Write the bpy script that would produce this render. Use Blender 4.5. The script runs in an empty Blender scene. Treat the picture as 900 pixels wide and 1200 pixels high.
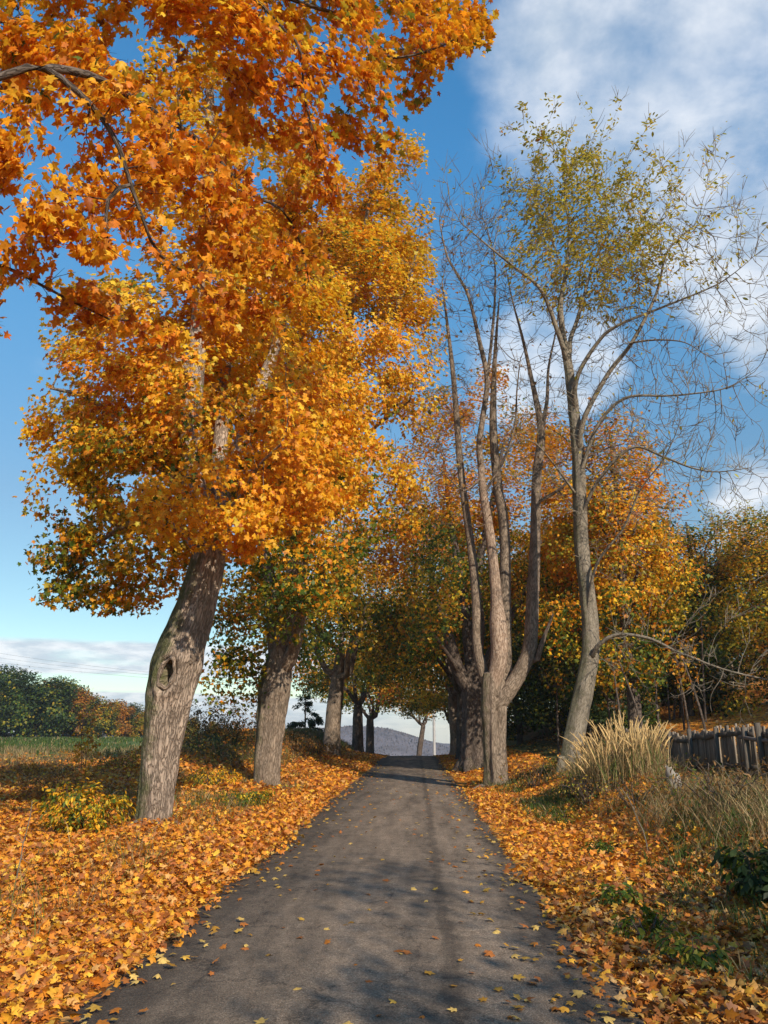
import bpy, math, random
import numpy as np
from mathutils import Vector, Matrix

S = bpy.context.scene
COL = S.collection
RNG = np.random.default_rng(11)
random.seed(11)
R = math.radians

# ------------------------------------------------------------------ camera
CAM_H = 1.65
PITCH, YAW = R(14.87), R(2.2)
F_PX = 960.0                      # focal length in pixels of a 900 x 1200 picture
cam_d = bpy.data.cameras.new('camera')
cam = bpy.data.objects.new('camera', cam_d)
COL.objects.link(cam)
cam.location = (0, 0, CAM_H)
cam.rotation_euler = (R(90) + PITCH, 0, YAW)
cam_d.sensor_fit = 'VERTICAL'
cam_d.sensor_height = 24.0
cam_d.lens = 24.0 * F_PX / 1200.0
cam_d.clip_start, cam_d.clip_end = 0.05, 6000
S.camera = cam

# ------------------------------------------------------------------ world, sun, exposure
SUN_EL, SUN_AZ = R(31), R(149)    # azimuth measured from +Y towards +X
sunv = Vector((math.sin(SUN_AZ) * math.cos(SUN_EL), math.cos(SUN_AZ) * math.cos(SUN_EL), math.sin(SUN_EL)))
sl = bpy.data.lights.new('sun', 'SUN')
sl.energy, sl.angle, sl.color = 4.9, R(0.53), (1.0, 0.90, 0.76)
so = bpy.data.objects.new('sun', sl)
COL.objects.link(so)
so.rotation_euler = sunv.to_track_quat('Z', 'Y').to_euler()
so.location = (40, -40, 40)

S.render.engine = 'CYCLES'
S.cycles.max_bounces = 9
S.cycles.diffuse_bounces = 6
S.cycles.glossy_bounces = 2
S.cycles.transmission_bounces = 6
S.cycles.transparent_max_bounces = 4
S.cycles.caustics_reflective = False
S.cycles.caustics_refractive = False
S.cycles.use_denoising = True
S.view_settings.view_transform = 'Standard'
S.view_settings.look = 'None'
S.view_settings.gamma = 1.0
S.view_settings.exposure = 0.32
S.view_settings.use_curve_mapping = False


def ray(u, v):
    c = Vector(((u - 450) / F_PX, (600 - v) / F_PX, -1.0))
    d = Matrix.Rotation(YAW, 3, 'Z') @ Matrix.Rotation(R(90) + PITCH, 3, 'X') @ c
    return d


def P(u, v, d):
    """World point at distance d along the road that lies in direction (u, v): used to survey the place."""
    r = ray(u, v)
    k = d / r.y
    return np.array((r.x * k, d, CAM_H + r.z * k))


def nd(nt, kind, **kw):
    n = nt.nodes.new(kind)
    for k, v in kw.items():
        if k == 'op':
            n.operation = v
        elif k == 'dt':
            n.data_type = v
        elif k == 'bt':
            n.blend_type = v
        else:
            n.inputs[k].default_value = v
    return n


def build_world():
    w = bpy.data.worlds.new('World')
    S.world = w
    w.use_nodes = True
    nt = w.node_tree
    nt.nodes.clear()
    L = nt.links.new
    out = nt.nodes.new('ShaderNodeOutputWorld')
    bg = nt.nodes.new('ShaderNodeBackground')
    bg.inputs['Strength'].default_value = 0.125
    L(bg.outputs[0], out.inputs[0])
    sky = nt.nodes.new('ShaderNodeTexSky')
    sky.sky_type = 'NISHITA'
    sky.sun_disc = False
    sky.sun_elevation = SUN_EL
    sky.sun_rotation = SUN_AZ
    sky.air_density, sky.dust_density, sky.ozone_density = 0.8, 0.0, 2.2
    hs = nd(nt, 'ShaderNodeHueSaturation', Hue=0.494, Saturation=1.22, Value=1.5)
    tint = nt.nodes.new('ShaderNodeValToRGB')          # paler, flatter gradient than a clean standard atmosphere gives
    tint.color_ramp.elements[0].position, tint.color_ramp.elements[0].color = 0.05, (0.60, 0.57, 0.46, 1)
    tint.color_ramp.elements[1].position, tint.color_ramp.elements[1].color = 0.62, (1.06, 1.16, 1.12, 1)
    e_ = tint.color_ramp.elements.new(0.26)
    e_.color = (0.76, 0.68, 0.57, 1)
    e_ = tint.color_ramp.elements.new(0.45)
    e_.color = (0.96, 0.98, 0.88, 1)
    tm = nd(nt, 'ShaderNodeMix', dt='RGBA', bt='MULTIPLY')
    tm.inputs[0].default_value = 1.0
    L(sky.outputs[0], tm.inputs[6])
    L(tint.outputs[0], tm.inputs[7])
    L(tm.outputs[2], hs.inputs['Color'])
    tc = nt.nodes.new('ShaderNodeTexCoord')
    nrm = nd(nt, 'ShaderNodeVectorMath', op='NORMALIZE')
    L(tc.outputs['Generated'], nrm.inputs[0])
    D = nrm.outputs[0]
    sep = nt.nodes.new('ShaderNodeSeparateXYZ')
    L(D, sep.inputs[0])
    L(sep.outputs['Z'], tint.inputs[0])

    def math_(op, a, b=None, c=None):
        m = nt.nodes.new('ShaderNodeMath')
        m.operation = op
        for i, x in enumerate((a, b, c)):
            if x is None:
                continue
            if isinstance(x, (int, float)):
                m.inputs[i].default_value = x
            else:
                L(x, m.inputs[i])
        return m.outputs[0]

    def smooth(x, a, b):
        m = nt.nodes.new('ShaderNodeMapRange')
        m.interpolation_type = 'SMOOTHSTEP'
        L(x, m.inputs['Value'])
        m.inputs['From Min'].default_value = a
        m.inputs['From Max'].default_value = b
        return m.outputs[0]

    # cloud deck: direction projected on a plane overhead
    zc = math_('ADD', math_('MAXIMUM', sep.outputs['Z'], 0.0), 0.18)
    comb = nt.nodes.new('ShaderNodeCombineXYZ')
    L(math_('DIVIDE', sep.outputs['X'], zc), comb.inputs[0])
    L(math_('DIVIDE', sep.outputs['Y'], zc), comb.inputs[1])
    n1 = nd(nt, 'ShaderNodeTexNoise', Scale=1.7, Detail=9.0, Roughness=0.58, Distortion=0.1)
    L(comb.outputs[0], n1.inputs['Vector'])
    n2 = nd(nt, 'ShaderNodeTexNoise', Scale=6.0, Detail=8.0, Roughness=0.58, Distortion=0.15)
    L(comb.outputs[0], n2.inputs['Vector'])
    tex = math_('ADD', math_('MULTIPLY', n1.outputs[0], 1.15), math_('MULTIPLY', n2.outputs[0], 0.45))

    def lobe(u, v, ang, amt):
        dv = ray(u, v).normalized()
        dt = nd(nt, 'ShaderNodeVectorMath', op='DOT_PRODUCT')
        L(D, dt.inputs[0])
        dt.inputs[1].default_value = dv
        return math_('MULTIPLY', smooth(dt.outputs['Value'], math.cos(R(ang)), 1.0), amt)

    lob = None
    for a in ((860, 70, 18, .48), (720, 70, 11, .16), (900, 270, 9, .46), (895, 390, 5, .30),
              (630, 425, 7, .50), (700, 430, 4, .30), (890, 600, 4.5, .50)):
        q = lobe(*a)
        lob = q if lob is None else math_('ADD', lob, q)
    lob = math_('MINIMUM', lob, 0.5)
    den_hi = smooth(math_('ADD', tex, lob), 0.96, 1.46)
    # low banks of cloud near the horizon, stretched sideways
    az = math_('ARCTAN2', sep.outputs['X'], sep.outputs['Y'])
    cb = nt.nodes.new('ShaderNodeCombineXYZ')
    L(math_('MULTIPLY', az, 2.4), cb.inputs[0])
    L(math_('MULTIPLY', sep.outputs['Z'], 15.0), cb.inputs[1])
    n3 = nd(nt, 'ShaderNodeTexNoise', Scale=1.25, Detail=7.0, Roughness=0.5, Distortion=0.2)
    L(cb.outputs[0], n3.inputs['Vector'])
    band1 = math_('MULTIPLY', smooth(sep.outputs['Z'], 0.115, 0.088), smooth(sep.outputs['Z'], 0.050, 0.066))
    band2 = smooth(sep.outputs['Z'], 0.052, 0.03)
    bands = math_('MAXIMUM', band1, band2)
    side = smooth(az, 0.35, -0.2)
    den_lo = math_('MULTIPLY', smooth(math_('ADD', math_('MULTIPLY', n3.outputs[0], 0.8), math_('MULTIPLY', bands, 0.42)), 0.61, 0.74), side)
    den = math_('MAXIMUM', math_('MULTIPLY', den_hi, 0.86), math_('MULTIPLY', den_lo, 0.92))
    # cloud shade: a little grey-blue inside, whiter at the thin parts
    shade = nt.nodes.new('ShaderNodeMix')
    shade.data_type = 'RGBA'
    L(smooth(n2.outputs[0], 0.35, 0.65), shade.inputs[0])
    shade.inputs[6].default_value = (4.0, 4.6, 5.3, 1)
    shade.inputs[7].default_value = (6.3, 6.5, 6.8, 1)
    mx = nt.nodes.new('ShaderNodeMix')
    mx.data_type = 'RGBA'
    L(den, mx.inputs[0])
    L(hs.outputs[0], mx.inputs[6])
    L(shade.outputs[2], mx.inputs[7])
    L(mx.outputs[2], bg.inputs['Color'])


build_world()

# ------------------------------------------------------------------ small numeric helpers


def pnoise(p, freq, seed, n=10):
    """Smooth pseudo-noise of 3-D points, roughly -1..1."""
    r = np.random.default_rng(seed)
    k = r.normal(size=(n, 3)) * freq
    ph = r.uniform(0, 6.283, n)
    return np.sin(p @ k.T + ph).sum(1) / math.sqrt(n) / 1.2


def sstep(x, a, b):
    t = np.clip((x - a) / (b - a), 0, 1)
    return t * t * (3 - 2 * t)


def unit(v):
    return v / np.maximum(np.linalg.norm(v, axis=-1, keepdims=True), 1e-9)


def road_cx(y):
    return -0.39 + 0.0022 * np.maximum(y - 62, 0) ** 2


HALF_W = 1.71


def gz(x, y):
    """Height of the land."""
    x = np.asarray(x, float)
    y = np.asarray(y, float)
    p = np.stack([x, y, 0 * x], -1).reshape(-1, 3)
    s = x - (road_cx(y) + 0.39)
    # the road tops a rise about sixty metres on and drops away behind it
    t = np.maximum(y - 48, 0)
    drop = -np.where(t < 25, 0.0012 * t * t, 0.75 + 0.06 * (t - 25))
    drop = np.maximum(drop, -42.0)
    wx = sstep(x, -40, -14) * (1 - sstep(s, 9, 30))
    far = sstep(y, 180, 420)
    z = drop * np.maximum(wx, far)
    dr = np.abs(x - road_cx(y)) - HALF_W
    away = sstep(dr, 0.25, 1.8)
    z = z + 0.10 * sstep(-s, 4.4, 6.5) * pnoise(p, 1.3, 8).reshape(x.shape)
    z = z + away * (0.085 * pnoise(p, 0.9, 5).reshape(x.shape) + 0.035 * pnoise(p, 3.1, 6).reshape(x.shape))
    z = z + 0.05 * sstep(dr, 0.0, 0.8)
    # left: shallow dish by the verge, then a bank alongside the road farther on
    lb = np.exp(-((s + 7.4) / 2.3) ** 2) * sstep(y, 22, 31) * (1 - sstep(y, 66, 95))
    z = z + 1.25 * lb
    z = z + 0.16 * np.exp(-((s + 9) / 4.0) ** 2) * sstep(y, 6, 12)
    # right: bank behind the verge, wood floor climbing behind the fence
    z = z + 0.62 * sstep(s, 2.3, 4.2) * (1 - 0.35 * sstep(y, 40, 60))
    z = z + np.minimum(0.19 * np.maximum(s - 7.6, 0), 7) * sstep(y, 8, 22)
    z = z + np.minimum(0.055 * np.maximum(y - 26, 0), 4) * sstep(s, 4.5, 9)
    return z


# ------------------------------------------------------------------ object helpers


def mesh_obj(name, verts, faces, mat, parent=None, smooth=False, attrs=None, sizes=None):
    """verts (n,3); faces: list of tuples, or an int array (m,k), or a flat loop array together with sizes."""
    me = bpy.data.meshes.new(name)
    verts = np.asarray(verts, np.float32)
    if isinstance(faces, list):
        me.from_pydata(verts.tolist(), [], faces)
    else:
        if sizes is None:
            faces = np.asarray(faces, np.int32)
            m, k = faces.shape
            sizes = np.full(m, k, np.int32)
        flat = np.asarray(faces, np.int32).ravel()
        m = len(sizes)
        me.vertices.add(len(verts))
        me.vertices.foreach_set('co', verts.ravel())
        me.loops.add(len(flat))
        me.loops.foreach_set('vertex_index', flat)
        me.polygons.add(m)
        st = np.zeros(m, np.int32)
        st[1:] = np.cumsum(sizes)[:-1]
        me.polygons.foreach_set('loop_start', st)
        me.update(calc_edges=True)
        me.validate()
    if smooth:
        me.polygons.foreach_set('use_smooth', np.ones(len(me.polygons), bool))
    for an, (typ, data) in (attrs or {}).items():
        a = me.attributes.new(an, typ, 'POINT')
        data = np.asarray(data, np.float32)
        if typ == 'FLOAT_COLOR':
            if data.shape[1] == 3:
                data = np.concatenate([data, np.ones((len(data), 1), np.float32)], 1)
            a.data.foreach_set('color', data.ravel())
        elif typ == 'FLOAT_VECTOR':
            a.data.foreach_set('vector', data.ravel())
        else:
            a.data.foreach_set('value', data.ravel())
    me.materials.append(mat)
    o = bpy.data.objects.new(name, me)
    COL.objects.link(o)
    if parent:
        o.parent = parent
    return o


def tag(o, label=None, cat=None, group=None, kind=None):
    for k, v in (('label', label), ('category', cat), ('group', group), ('kind', kind)):
        if v:
            o[k] = v
    return o


def empty(name, loc, rz=0.0, sc=1.0):
    o = bpy.data.objects.new(name, None)
    COL.objects.link(o)
    o.empty_display_size = 0.3
    o.location = tuple(float(a) for a in loc)
    o.rotation_euler = (0, 0, rz)
    o.scale = (sc, sc, sc)
    return o


def dup(root, loc, rz=0.0, sc=1.0, label=None, group=None):
    r = root.copy()
    COL.objects.link(r)
    r.location = tuple(float(a) for a in loc)
    r.rotation_euler = (0, 0, rz)
    r.scale = sc if isinstance(sc, tuple) else (sc, sc, sc)
    if label:
        r['label'] = label
    if group:
        r['group'] = group
    for ch in list(root.children):
        c = ch.copy()
        COL.objects.link(c)
        c.parent = r
        for g in ch.children:
            d = g.copy()
            COL.objects.link(d)
            d.parent = c
    return r


class MB:
    """Collects quads and triangles of several shapes into one mesh."""

    def __init__(self):
        self.v, self.f, self.s, self.n = [], [], [], 0
        self.c, self.bc = [], []

    def add(self, v, f, col=None, bc=None):
        v = np.asarray(v, np.float32)
        f = np.asarray(f, np.int64)
        self.v.append(v)
        self.f.append((f + self.n).ravel())
        self.s.append(np.full(len(f), f.shape[1], np.int32))
        self.c.append(np.tile(np.asarray(col if col is not None else (1, 1, 1), np.float32), (len(v), 1)) if col is None or np.ndim(col) == 1 else np.asarray(col, np.float32))
        self.bc.append(v if bc is None else np.asarray(bc, np.float32))
        self.n += len(v)

    def box(self, c, half, rot=None, col=None, jit=0.0):
        s = np.array([(x, y, z) for x in (-1, 1) for y in (-1, 1) for z in (-1, 1)], float) * np.asarray(half)
        if jit:
            s = s + RNG.normal(size=s.shape) * jit
        if rot is not None:
            s = s @ np.asarray(rot).T
        f = [(0, 1, 3, 2), (4, 6, 7, 5), (0, 4, 5, 1), (2, 3, 7, 6), (0, 2, 6, 4), (1, 5, 7, 3)]
        self.add(s + np.asarray(c), f, col)

    def tube(self, pts, rad, sides=6, col=None, caps=True, disp=None, bc0=0.0):
        pts = np.asarray(pts, float)
        n = len(pts)
        rad = np.broadcast_to(np.asarray(rad, float), (n,))
        t = np.gradient(pts, axis=0)
        t = unit(t)
        m = np.abs(t).mean(0)
        ref = np.zeros(3)
        ref[int(np.argmin(m))] = 1
        u = unit(np.cross(t, ref))
        w = np.cross(t, u)
        th = np.linspace(0, 2 * np.pi, sides, endpoint=False)
        ln = np.concatenate([[0], np.cumsum(np.linalg.norm(np.diff(pts, axis=0), axis=1))])
        rr = np.repeat(rad[:, None], sides, 1)
        if disp is not None:
            rr = rr * disp(th[None, :], ln[:, None], pts, u, w)
        ring = pts[:, None, :] + (u[:, None, :] * np.cos(th)[None, :, None] + w[:, None, :] * np.sin(th)[None, :, None]) * rr[..., None]
        v = ring.reshape(-1, 3)
        i = np.arange(n - 1)[:, None] * sides
        j = np.arange(sides)[None, :]
        j2 = (j + 1) % sides
        f = np.stack([i + j, i + j2, i + sides + j2, i + sides + j], -1).reshape(-1, 4)
        rb = max(float(rad.mean()), 0.02)
        bc = np.stack([np.broadcast_to(np.cos(th) * rb, (n, sides)), np.broadcast_to(np.sin(th) * rb, (n, sides)), np.broadcast_to((ln + bc0)[:, None], (n, sides))], -1).reshape(-1, 3)
        self.add(v, f, col, bc)
        if caps:
            self.add(np.concatenate([ring[-1], [pts[-1] + t[-1] * rad[-1] * 0.5]]), [(k, (k + 1) % sides, sides) for k in range(sides)], col,
                     np.concatenate([bc[-sides:], bc[-1:]]))

    def build(self, name, mat, parent=None, smooth=False):
        return mesh_obj(name, np.concatenate(self.v), np.concatenate(self.f), mat, parent, smooth,
                        {'Col': ('FLOAT_COLOR', np.concatenate(self.c)), 'bc': ('FLOAT_VECTOR', np.concatenate(self.bc))}, np.concatenate(self.s))


# ------------------------------------------------------------------ materials


def new_mat(name):
    m = bpy.data.materials.new(name)
    m.use_nodes = True
    nt = m.node_tree
    nt.nodes.clear()
    out = nt.nodes.new('ShaderNodeOutputMaterial')
    return m, nt, out


def leaf_mat(name, trans=0.42, rough=0.5, spec=0.3):
    m, nt, out = new_mat(name)
    L = nt.links.new
    at = nt.nodes.new('ShaderNodeAttribute')
    at.attribute_name = 'Col'
    geo = nt.nodes.new('ShaderNodeNewGeometry')
    nz = nd(nt, 'ShaderNodeTexNoise', Scale=38.0, Detail=3.0)
    L(geo.outputs['Position'], nz.inputs['Vector'])
    mr = nt.nodes.new('ShaderNodeMapRange')
    L(nz.outputs[0], mr.inputs['Value'])
    mr.inputs['From Min'].default_value, mr.inputs['From Max'].default_value = 0.3, 0.7
    mr.inputs['To Min'].default_value, mr.inputs['To Max'].default_value = 0.72, 1.15
    mul = nd(nt, 'ShaderNodeVectorMath', op='SCALE')
    L(at.outputs['Color'], mul.inputs[0])
    L(mr.outputs[0], mul.inputs['Scale'])
    pr = nt.nodes.new('ShaderNodeBsdfPrincipled')
    pr.inputs['Roughness'].default_value = rough
    pr.inputs['Specular IOR Level'].default_value = spec
    L(mul.outputs[0], pr.inputs['Base Color'])
    tr = nt.nodes.new('ShaderNodeBsdfTranslucent')
    L(mul.outputs[0], tr.inputs['Color'])
    mx = nt.nodes.new('ShaderNodeMixShader')
    mx.inputs[0].default_value = trans
    L(pr.outputs[0], mx.inputs[1])
    L(tr.outputs[0], mx.inputs[2])
    L(mx.outputs[0], out.inputs[0])
    return m


def bark_mat(name, c1, c2, moss=0.0, scale=1.0, bump=0.6, mosscol=(0.06, 0.075, 0.02)):
    m, nt, out = new_mat(name)
    L = nt.links.new
    at = nt.nodes.new('ShaderNodeAttribute')
    at.attribute_name = 'bc'
    mp = nt.nodes.new('ShaderNodeMapping')
    mp.inputs['Scale'].default_value = (1, 1, 0.2)
    L(at.outputs['Vector'], mp.inputs['Vector'])
    warp = nd(nt, 'ShaderNodeTexNoise', Scale=5.0 * scale, Detail=3.0)
    L(mp.outputs[0], warp.inputs['Vector'])
    wv = nd(nt, 'ShaderNodeVectorMath', op='MULTIPLY_ADD')
    L(warp.outputs['Color'], wv.inputs[0])
    wv.inputs[1].default_value = (0.12, 0.12, 0.12)
    L(mp.outputs[0], wv.inputs[2])
    vn = nd(nt, 'ShaderNodeTexNoise', Scale=30.0 * scale, Detail=3.0, Roughness=0.5)
    L(wv.outputs[0], vn.inputs['Vector'])
    vs = nd(nt, 'ShaderNodeMath', op='SUBTRACT')
    L(vn.outputs[0], vs.inputs[0])
    vs.inputs[1].default_value = 0.5
    vo = nd(nt, 'ShaderNodeMath', op='ABSOLUTE')
    L(vs.outputs[0], vo.inputs[0])
    nz = nd(nt, 'ShaderNodeTexNoise', Scale=22.0 * scale, Detail=9.0, Roughness=0.72)
    L(mp.outputs[0], nz.inputs['Vector'])
    fur = nt.nodes.new('ShaderNodeMapRange')
    L(vo.outputs[0], fur.inputs['Value'])
    fur.inputs['From Min'].default_value, fur.inputs['From Max'].default_value = 0.0, 0.085
    fur.inputs['To Min'].default_value, fur.inputs['To Max'].default_value = 0.38, 1.0
    hsum = nd(nt, 'ShaderNodeMath', op='MULTIPLY_ADD')
    L(nz.outputs[0], hsum.inputs[0])
    hsum.inputs[1].default_value = 0.9
    L(fur.outputs[0], hsum.inputs[2])
    big = nd(nt, 'ShaderNodeTexNoise', Scale=2.2, Detail=4.0)
    L(at.outputs['Vector'], big.inputs['Vector'])
    cr = nt.nodes.new('ShaderNodeValToRGB')
    cr.color_ramp.elements[0].position, cr.color_ramp.elements[0].color = 0.35, (*[a * 0.55 for a in c1], 1)
    cr.color_ramp.elements[1].position, cr.color_ramp.elements[1].color = 1.5 / 1.9, (*c2, 1)
    e = cr.color_ramp.elements.new(0.6)
    e.color = (*c1, 1)
    dv = nd(nt, 'ShaderNodeMath', op='DIVIDE')
    L(hsum.outputs[0], dv.inputs[0])
    dv.inputs[1].default_value = 1.9
    L(dv.outputs[0], cr.inputs[0])
    var = nt.nodes.new('ShaderNodeMapRange')
    L(big.outputs[0], var.inputs['Value'])
    var.inputs['From Min'].default_value, var.inputs['From Max'].default_value = 0.3, 0.7
    var.inputs['To Min'].default_value, var.inputs['To Max'].default_value = 0.75, 1.2
    mul = nd(nt, 'ShaderNodeVectorMath', op='SCALE')
    L(cr.outputs[0], mul.inputs[0])
    L(var.outputs[0], mul.inputs['Scale'])
    colr = mul.outputs[0]
    if moss > 0:
        vc = nt.nodes.new('ShaderNodeAttribute')
        vc.attribute_name = 'Col'
        sepc = nt.nodes.new('ShaderNodeSeparateColor')
        L(vc.outputs['Color'], sepc.inputs[0])
        mn = nd(nt, 'ShaderNodeTexNoise', Scale=4.0, Detail=8.0, Roughness=0.7)
        L(at.outputs['Vector'], mn.inputs['Vector'])
        sm = nd(nt, 'ShaderNodeMath', op='MULTIPLY_ADD')
        L(sepc.outputs[1], sm.inputs[0])
        sm.inputs[1].default_value = 0.42
        L(mn.outputs[0], sm.inputs[2])
        mr = nt.nodes.new('ShaderNodeMapRange')
        L(sm.outputs[0], mr.inputs['Value'])
        mr.inputs['From Min'].default_value, mr.inputs['From Max'].default_value = 0.60, 0.82
        mr.inputs['To Max'].default_value = moss
        mm = nt.nodes.new('ShaderNodeMix')
        mm.data_type = 'RGBA'
        L(mr.outputs[0], mm.inputs[0])
        L(colr, mm.inputs[6])
        mm.inputs[7].default_value = (*mosscol, 1)
        colr = mm.outputs[2]
    pr = nt.nodes.new('ShaderNodeBsdfPrincipled')
    pr.inputs['Roughness'].default_value = 0.9
    pr.inputs['Specular IOR Level'].default_value = 0.15
    L(colr, pr.inputs['Base Color'])
    bp = nt.nodes.new('ShaderNodeBump')
    bp.inputs['Strength'].default_value = bump
    bp.inputs['Distance'].default_value = 0.03
    L(hsum.outputs[0], bp.inputs['Height'])
    L(bp.outputs[0], pr.inputs['Normal'])
    L(pr.outputs[0], out.inputs[0])
    return m


def plain_mat(name, col, rough=0.8, noise=0.3, scale=12.0, attr=False, trans=0.0, stretch=(1, 1, 1)):
    m, nt, out = new_mat(name)
    L = nt.links.new
    pr = nt.nodes.new('ShaderNodeBsdfPrincipled')
    pr.inputs['Roughness'].default_value = rough
    pr.inputs['Specular IOR Level'].default_value = 0.2
    tc = nt.nodes.new('ShaderNodeTexCoord')
    mp = nt.nodes.new('ShaderNodeMapping')
    mp.inputs['Scale'].default_value = stretch
    L(tc.outputs['Object'], mp.inputs[0])
    nz = nd(nt, 'ShaderNodeTexNoise', Scale=scale, Detail=6.0, Roughness=0.65)
    L(mp.outputs[0], nz.inputs['Vector'])
    mr = nt.nodes.new('ShaderNodeMapRange')
    L(nz.outputs[0], mr.inputs['Value'])
    mr.inputs['From Min'].default_value, mr.inputs['From Max'].default_value = 0.3, 0.7
    mr.inputs['To Min'].default_value, mr.inputs['To Max'].default_value = 1 - noise, 1 + noise
    sc = nd(nt, 'ShaderNodeVectorMath', op='SCALE')
    if attr:
        at = nt.nodes.new('ShaderNodeAttribute')
        at.attribute_name = 'Col'
        L(at.outputs['Color'], sc.inputs[0])
    else:
        sc.inputs[0].default_value = col
    L(mr.outputs[0], sc.inputs['Scale'])
    L(sc.outputs[0], pr.inputs['Base Color'])
    bp = nt.nodes.new('ShaderNodeBump')
    bp.inputs['Strength'].default_value = 0.4
    bp.inputs['Distance'].default_value = 0.01
    L(nz.outputs[0], bp.inputs['Height'])
    L(bp.outputs[0], pr.inputs['Normal'])
    if trans > 0:
        tr = nt.nodes.new('ShaderNodeBsdfTranslucent')
        L(sc.outputs[0], tr.inputs['Color'])
        mx = nt.nodes.new('ShaderNodeMixShader')
        mx.inputs[0].default_value = trans
        L(pr.outputs[0], mx.inputs[1])
        L(tr.outputs[0], mx.inputs[2])
        L(mx.outputs[0], out.inputs[0])
    else:
        L(pr.outputs[0], out.inputs[0])
    return m


M_LEAF = leaf_mat('maple_leaf', trans=0.48)
M_FALLEN = leaf_mat('fallen_leaf', trans=0.22, rough=0.55)
M_BLADE = plain_mat('grass_blade', (1, 1, 1), 0.7, 0.15, 20, attr=True, trans=0.3)
M_BARK1 = bark_mat('mossy_maple_bark', (0.25, 0.185, 0.135), (0.39, 0.295, 0.22), moss=0.8, bump=1.0)
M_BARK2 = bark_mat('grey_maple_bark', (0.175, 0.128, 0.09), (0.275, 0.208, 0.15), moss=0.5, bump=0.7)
M_BARK3 = bark_mat('smooth_ash_bark', (0.17, 0.14, 0.10), (0.26, 0.215, 0.16), moss=0.4, scale=1.5, bump=0.35)
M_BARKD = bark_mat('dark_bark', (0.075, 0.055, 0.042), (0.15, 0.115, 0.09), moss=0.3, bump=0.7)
M_DEAD = bark_mat('bare_dead_wood', (0.26, 0.175, 0.12), (0.40, 0.295, 0.215), bump=0.5)
M_FENCE = plain_mat('weathered_fence_wood', (0.18, 0.15, 0.115), 0.9, 0.45, 9, attr=True, stretch=(6, 6, 0.6))

# ------------------------------------------------------------------ trees
T10 = [(0, 0), (.30, -.03), (.42, .10), (.27, .27), (.56, .56), (.22, .58), (0, 1)]


def make_template(right, cup=0.24, curl=0.2):
    pts = list(right) + [(-x, y) for x, y in right[-2:0:-1]]
    v = [(0, .36, 0.02)] + [(x, y, -cup * abs(x) - curl * (y - .36) ** 2) for x, y in pts]
    n = len(pts)
    f = [(0, 1 + i, 1 + (i + 1) % n) for i in range(n)]
    return np.array(v, float), np.array(f, int)


LEAF_NEAR = make_template([(0, 0), (.16, -.07), (.40, .02), (.33, .13), (.27, .25), (.46, .40), (.60, .58), (.40, .55), (.20, .56), (.21, .72), (.10, .84), (0, 1)])
LEAF_MID = make_template(T10)
LEAF_FAR = (np.array([(0, 0, 0), (.52, .42, -.1), (.2, .58, 0), (0, 1, -.08), (-.2, .58, 0), (-.52, .42, -.1)], float),
            np.array([(0, 1, 2), (0, 2, 3), (0, 3, 4), (0, 4, 5)], int))
LEAF_OVAL = (np.array([(0, 0, 0), (.2, .3, .02), (.2, .65, .02), (0, 1, -.06), (-.2, .65, .02), (-.2, .3, .02)], float),
             np.array([(0, 1, 2), (0, 2, 3), (0, 3, 4), (0, 4, 5)], int))


def leaf_mesh(name, pos, nrm, tip, size, col, tmpl, mat, parent=None, rng=RNG):
    tv, tf = tmpl
    n = len(pos)
    z = unit(nrm)
    y = unit(tip - (tip * z).sum(1, keepdims=True) * z)
    x = np.cross(y, z)
    wv = rng.uniform(0.8, 1.15, (n, 1, 1))
    v = (x[:, None] * tv[None, :, 0, None] * wv + y[:, None] * (tv[None, :, 1, None] - 0.1) + z[:, None] * tv[None, :, 2, None] * rng.uniform(-0.4, 2.6, (n, 1, 1))) * size[:, None, None] + pos[:, None]
    k = len(tv)
    f = (tf[None] + (np.arange(n) * k)[:, None, None]).reshape(-1, 3)
    c = np.repeat(col, k, axis=0)
    return mesh_obj(name, v.reshape(-1, 3), f, mat, parent, False, {'Col': ('FLOAT_COLOR', c)})


def resample(pts, step):
    pts = np.asarray(pts, float)
    d = np.concatenate([[0], np.cumsum(np.linalg.norm(np.diff(pts, axis=0), axis=1))])
    n = max(2, int(round(d[-1] / step)) + 1)
    t = np.linspace(0, d[-1], n)
    # Catmull-Rom through the surveyed points
    out = np.empty((n, 3))
    for i, tt in enumerate(t):
        k = min(int(np.searchsorted(d, tt, side='right')) - 1, len(pts) - 2)
        k = max(k, 0)
        u = (tt - d[k]) / max(d[k + 1] - d[k], 1e-9)
        p0, p1, p2, p3 = pts[max(k - 1, 0)], pts[k], pts[k + 1], pts[min(k + 2, len(pts) - 1)]
        out[i] = 0.5 * ((2 * p1) + (-p0 + p2) * u + (2 * p0 - 5 * p1 + 4 * p2 - p3) * u * u + (-p0 + 3 * p1 - 3 * p2 + p3) * u ** 3)
    return out, t / max(d[-1], 1e-9)


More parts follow.
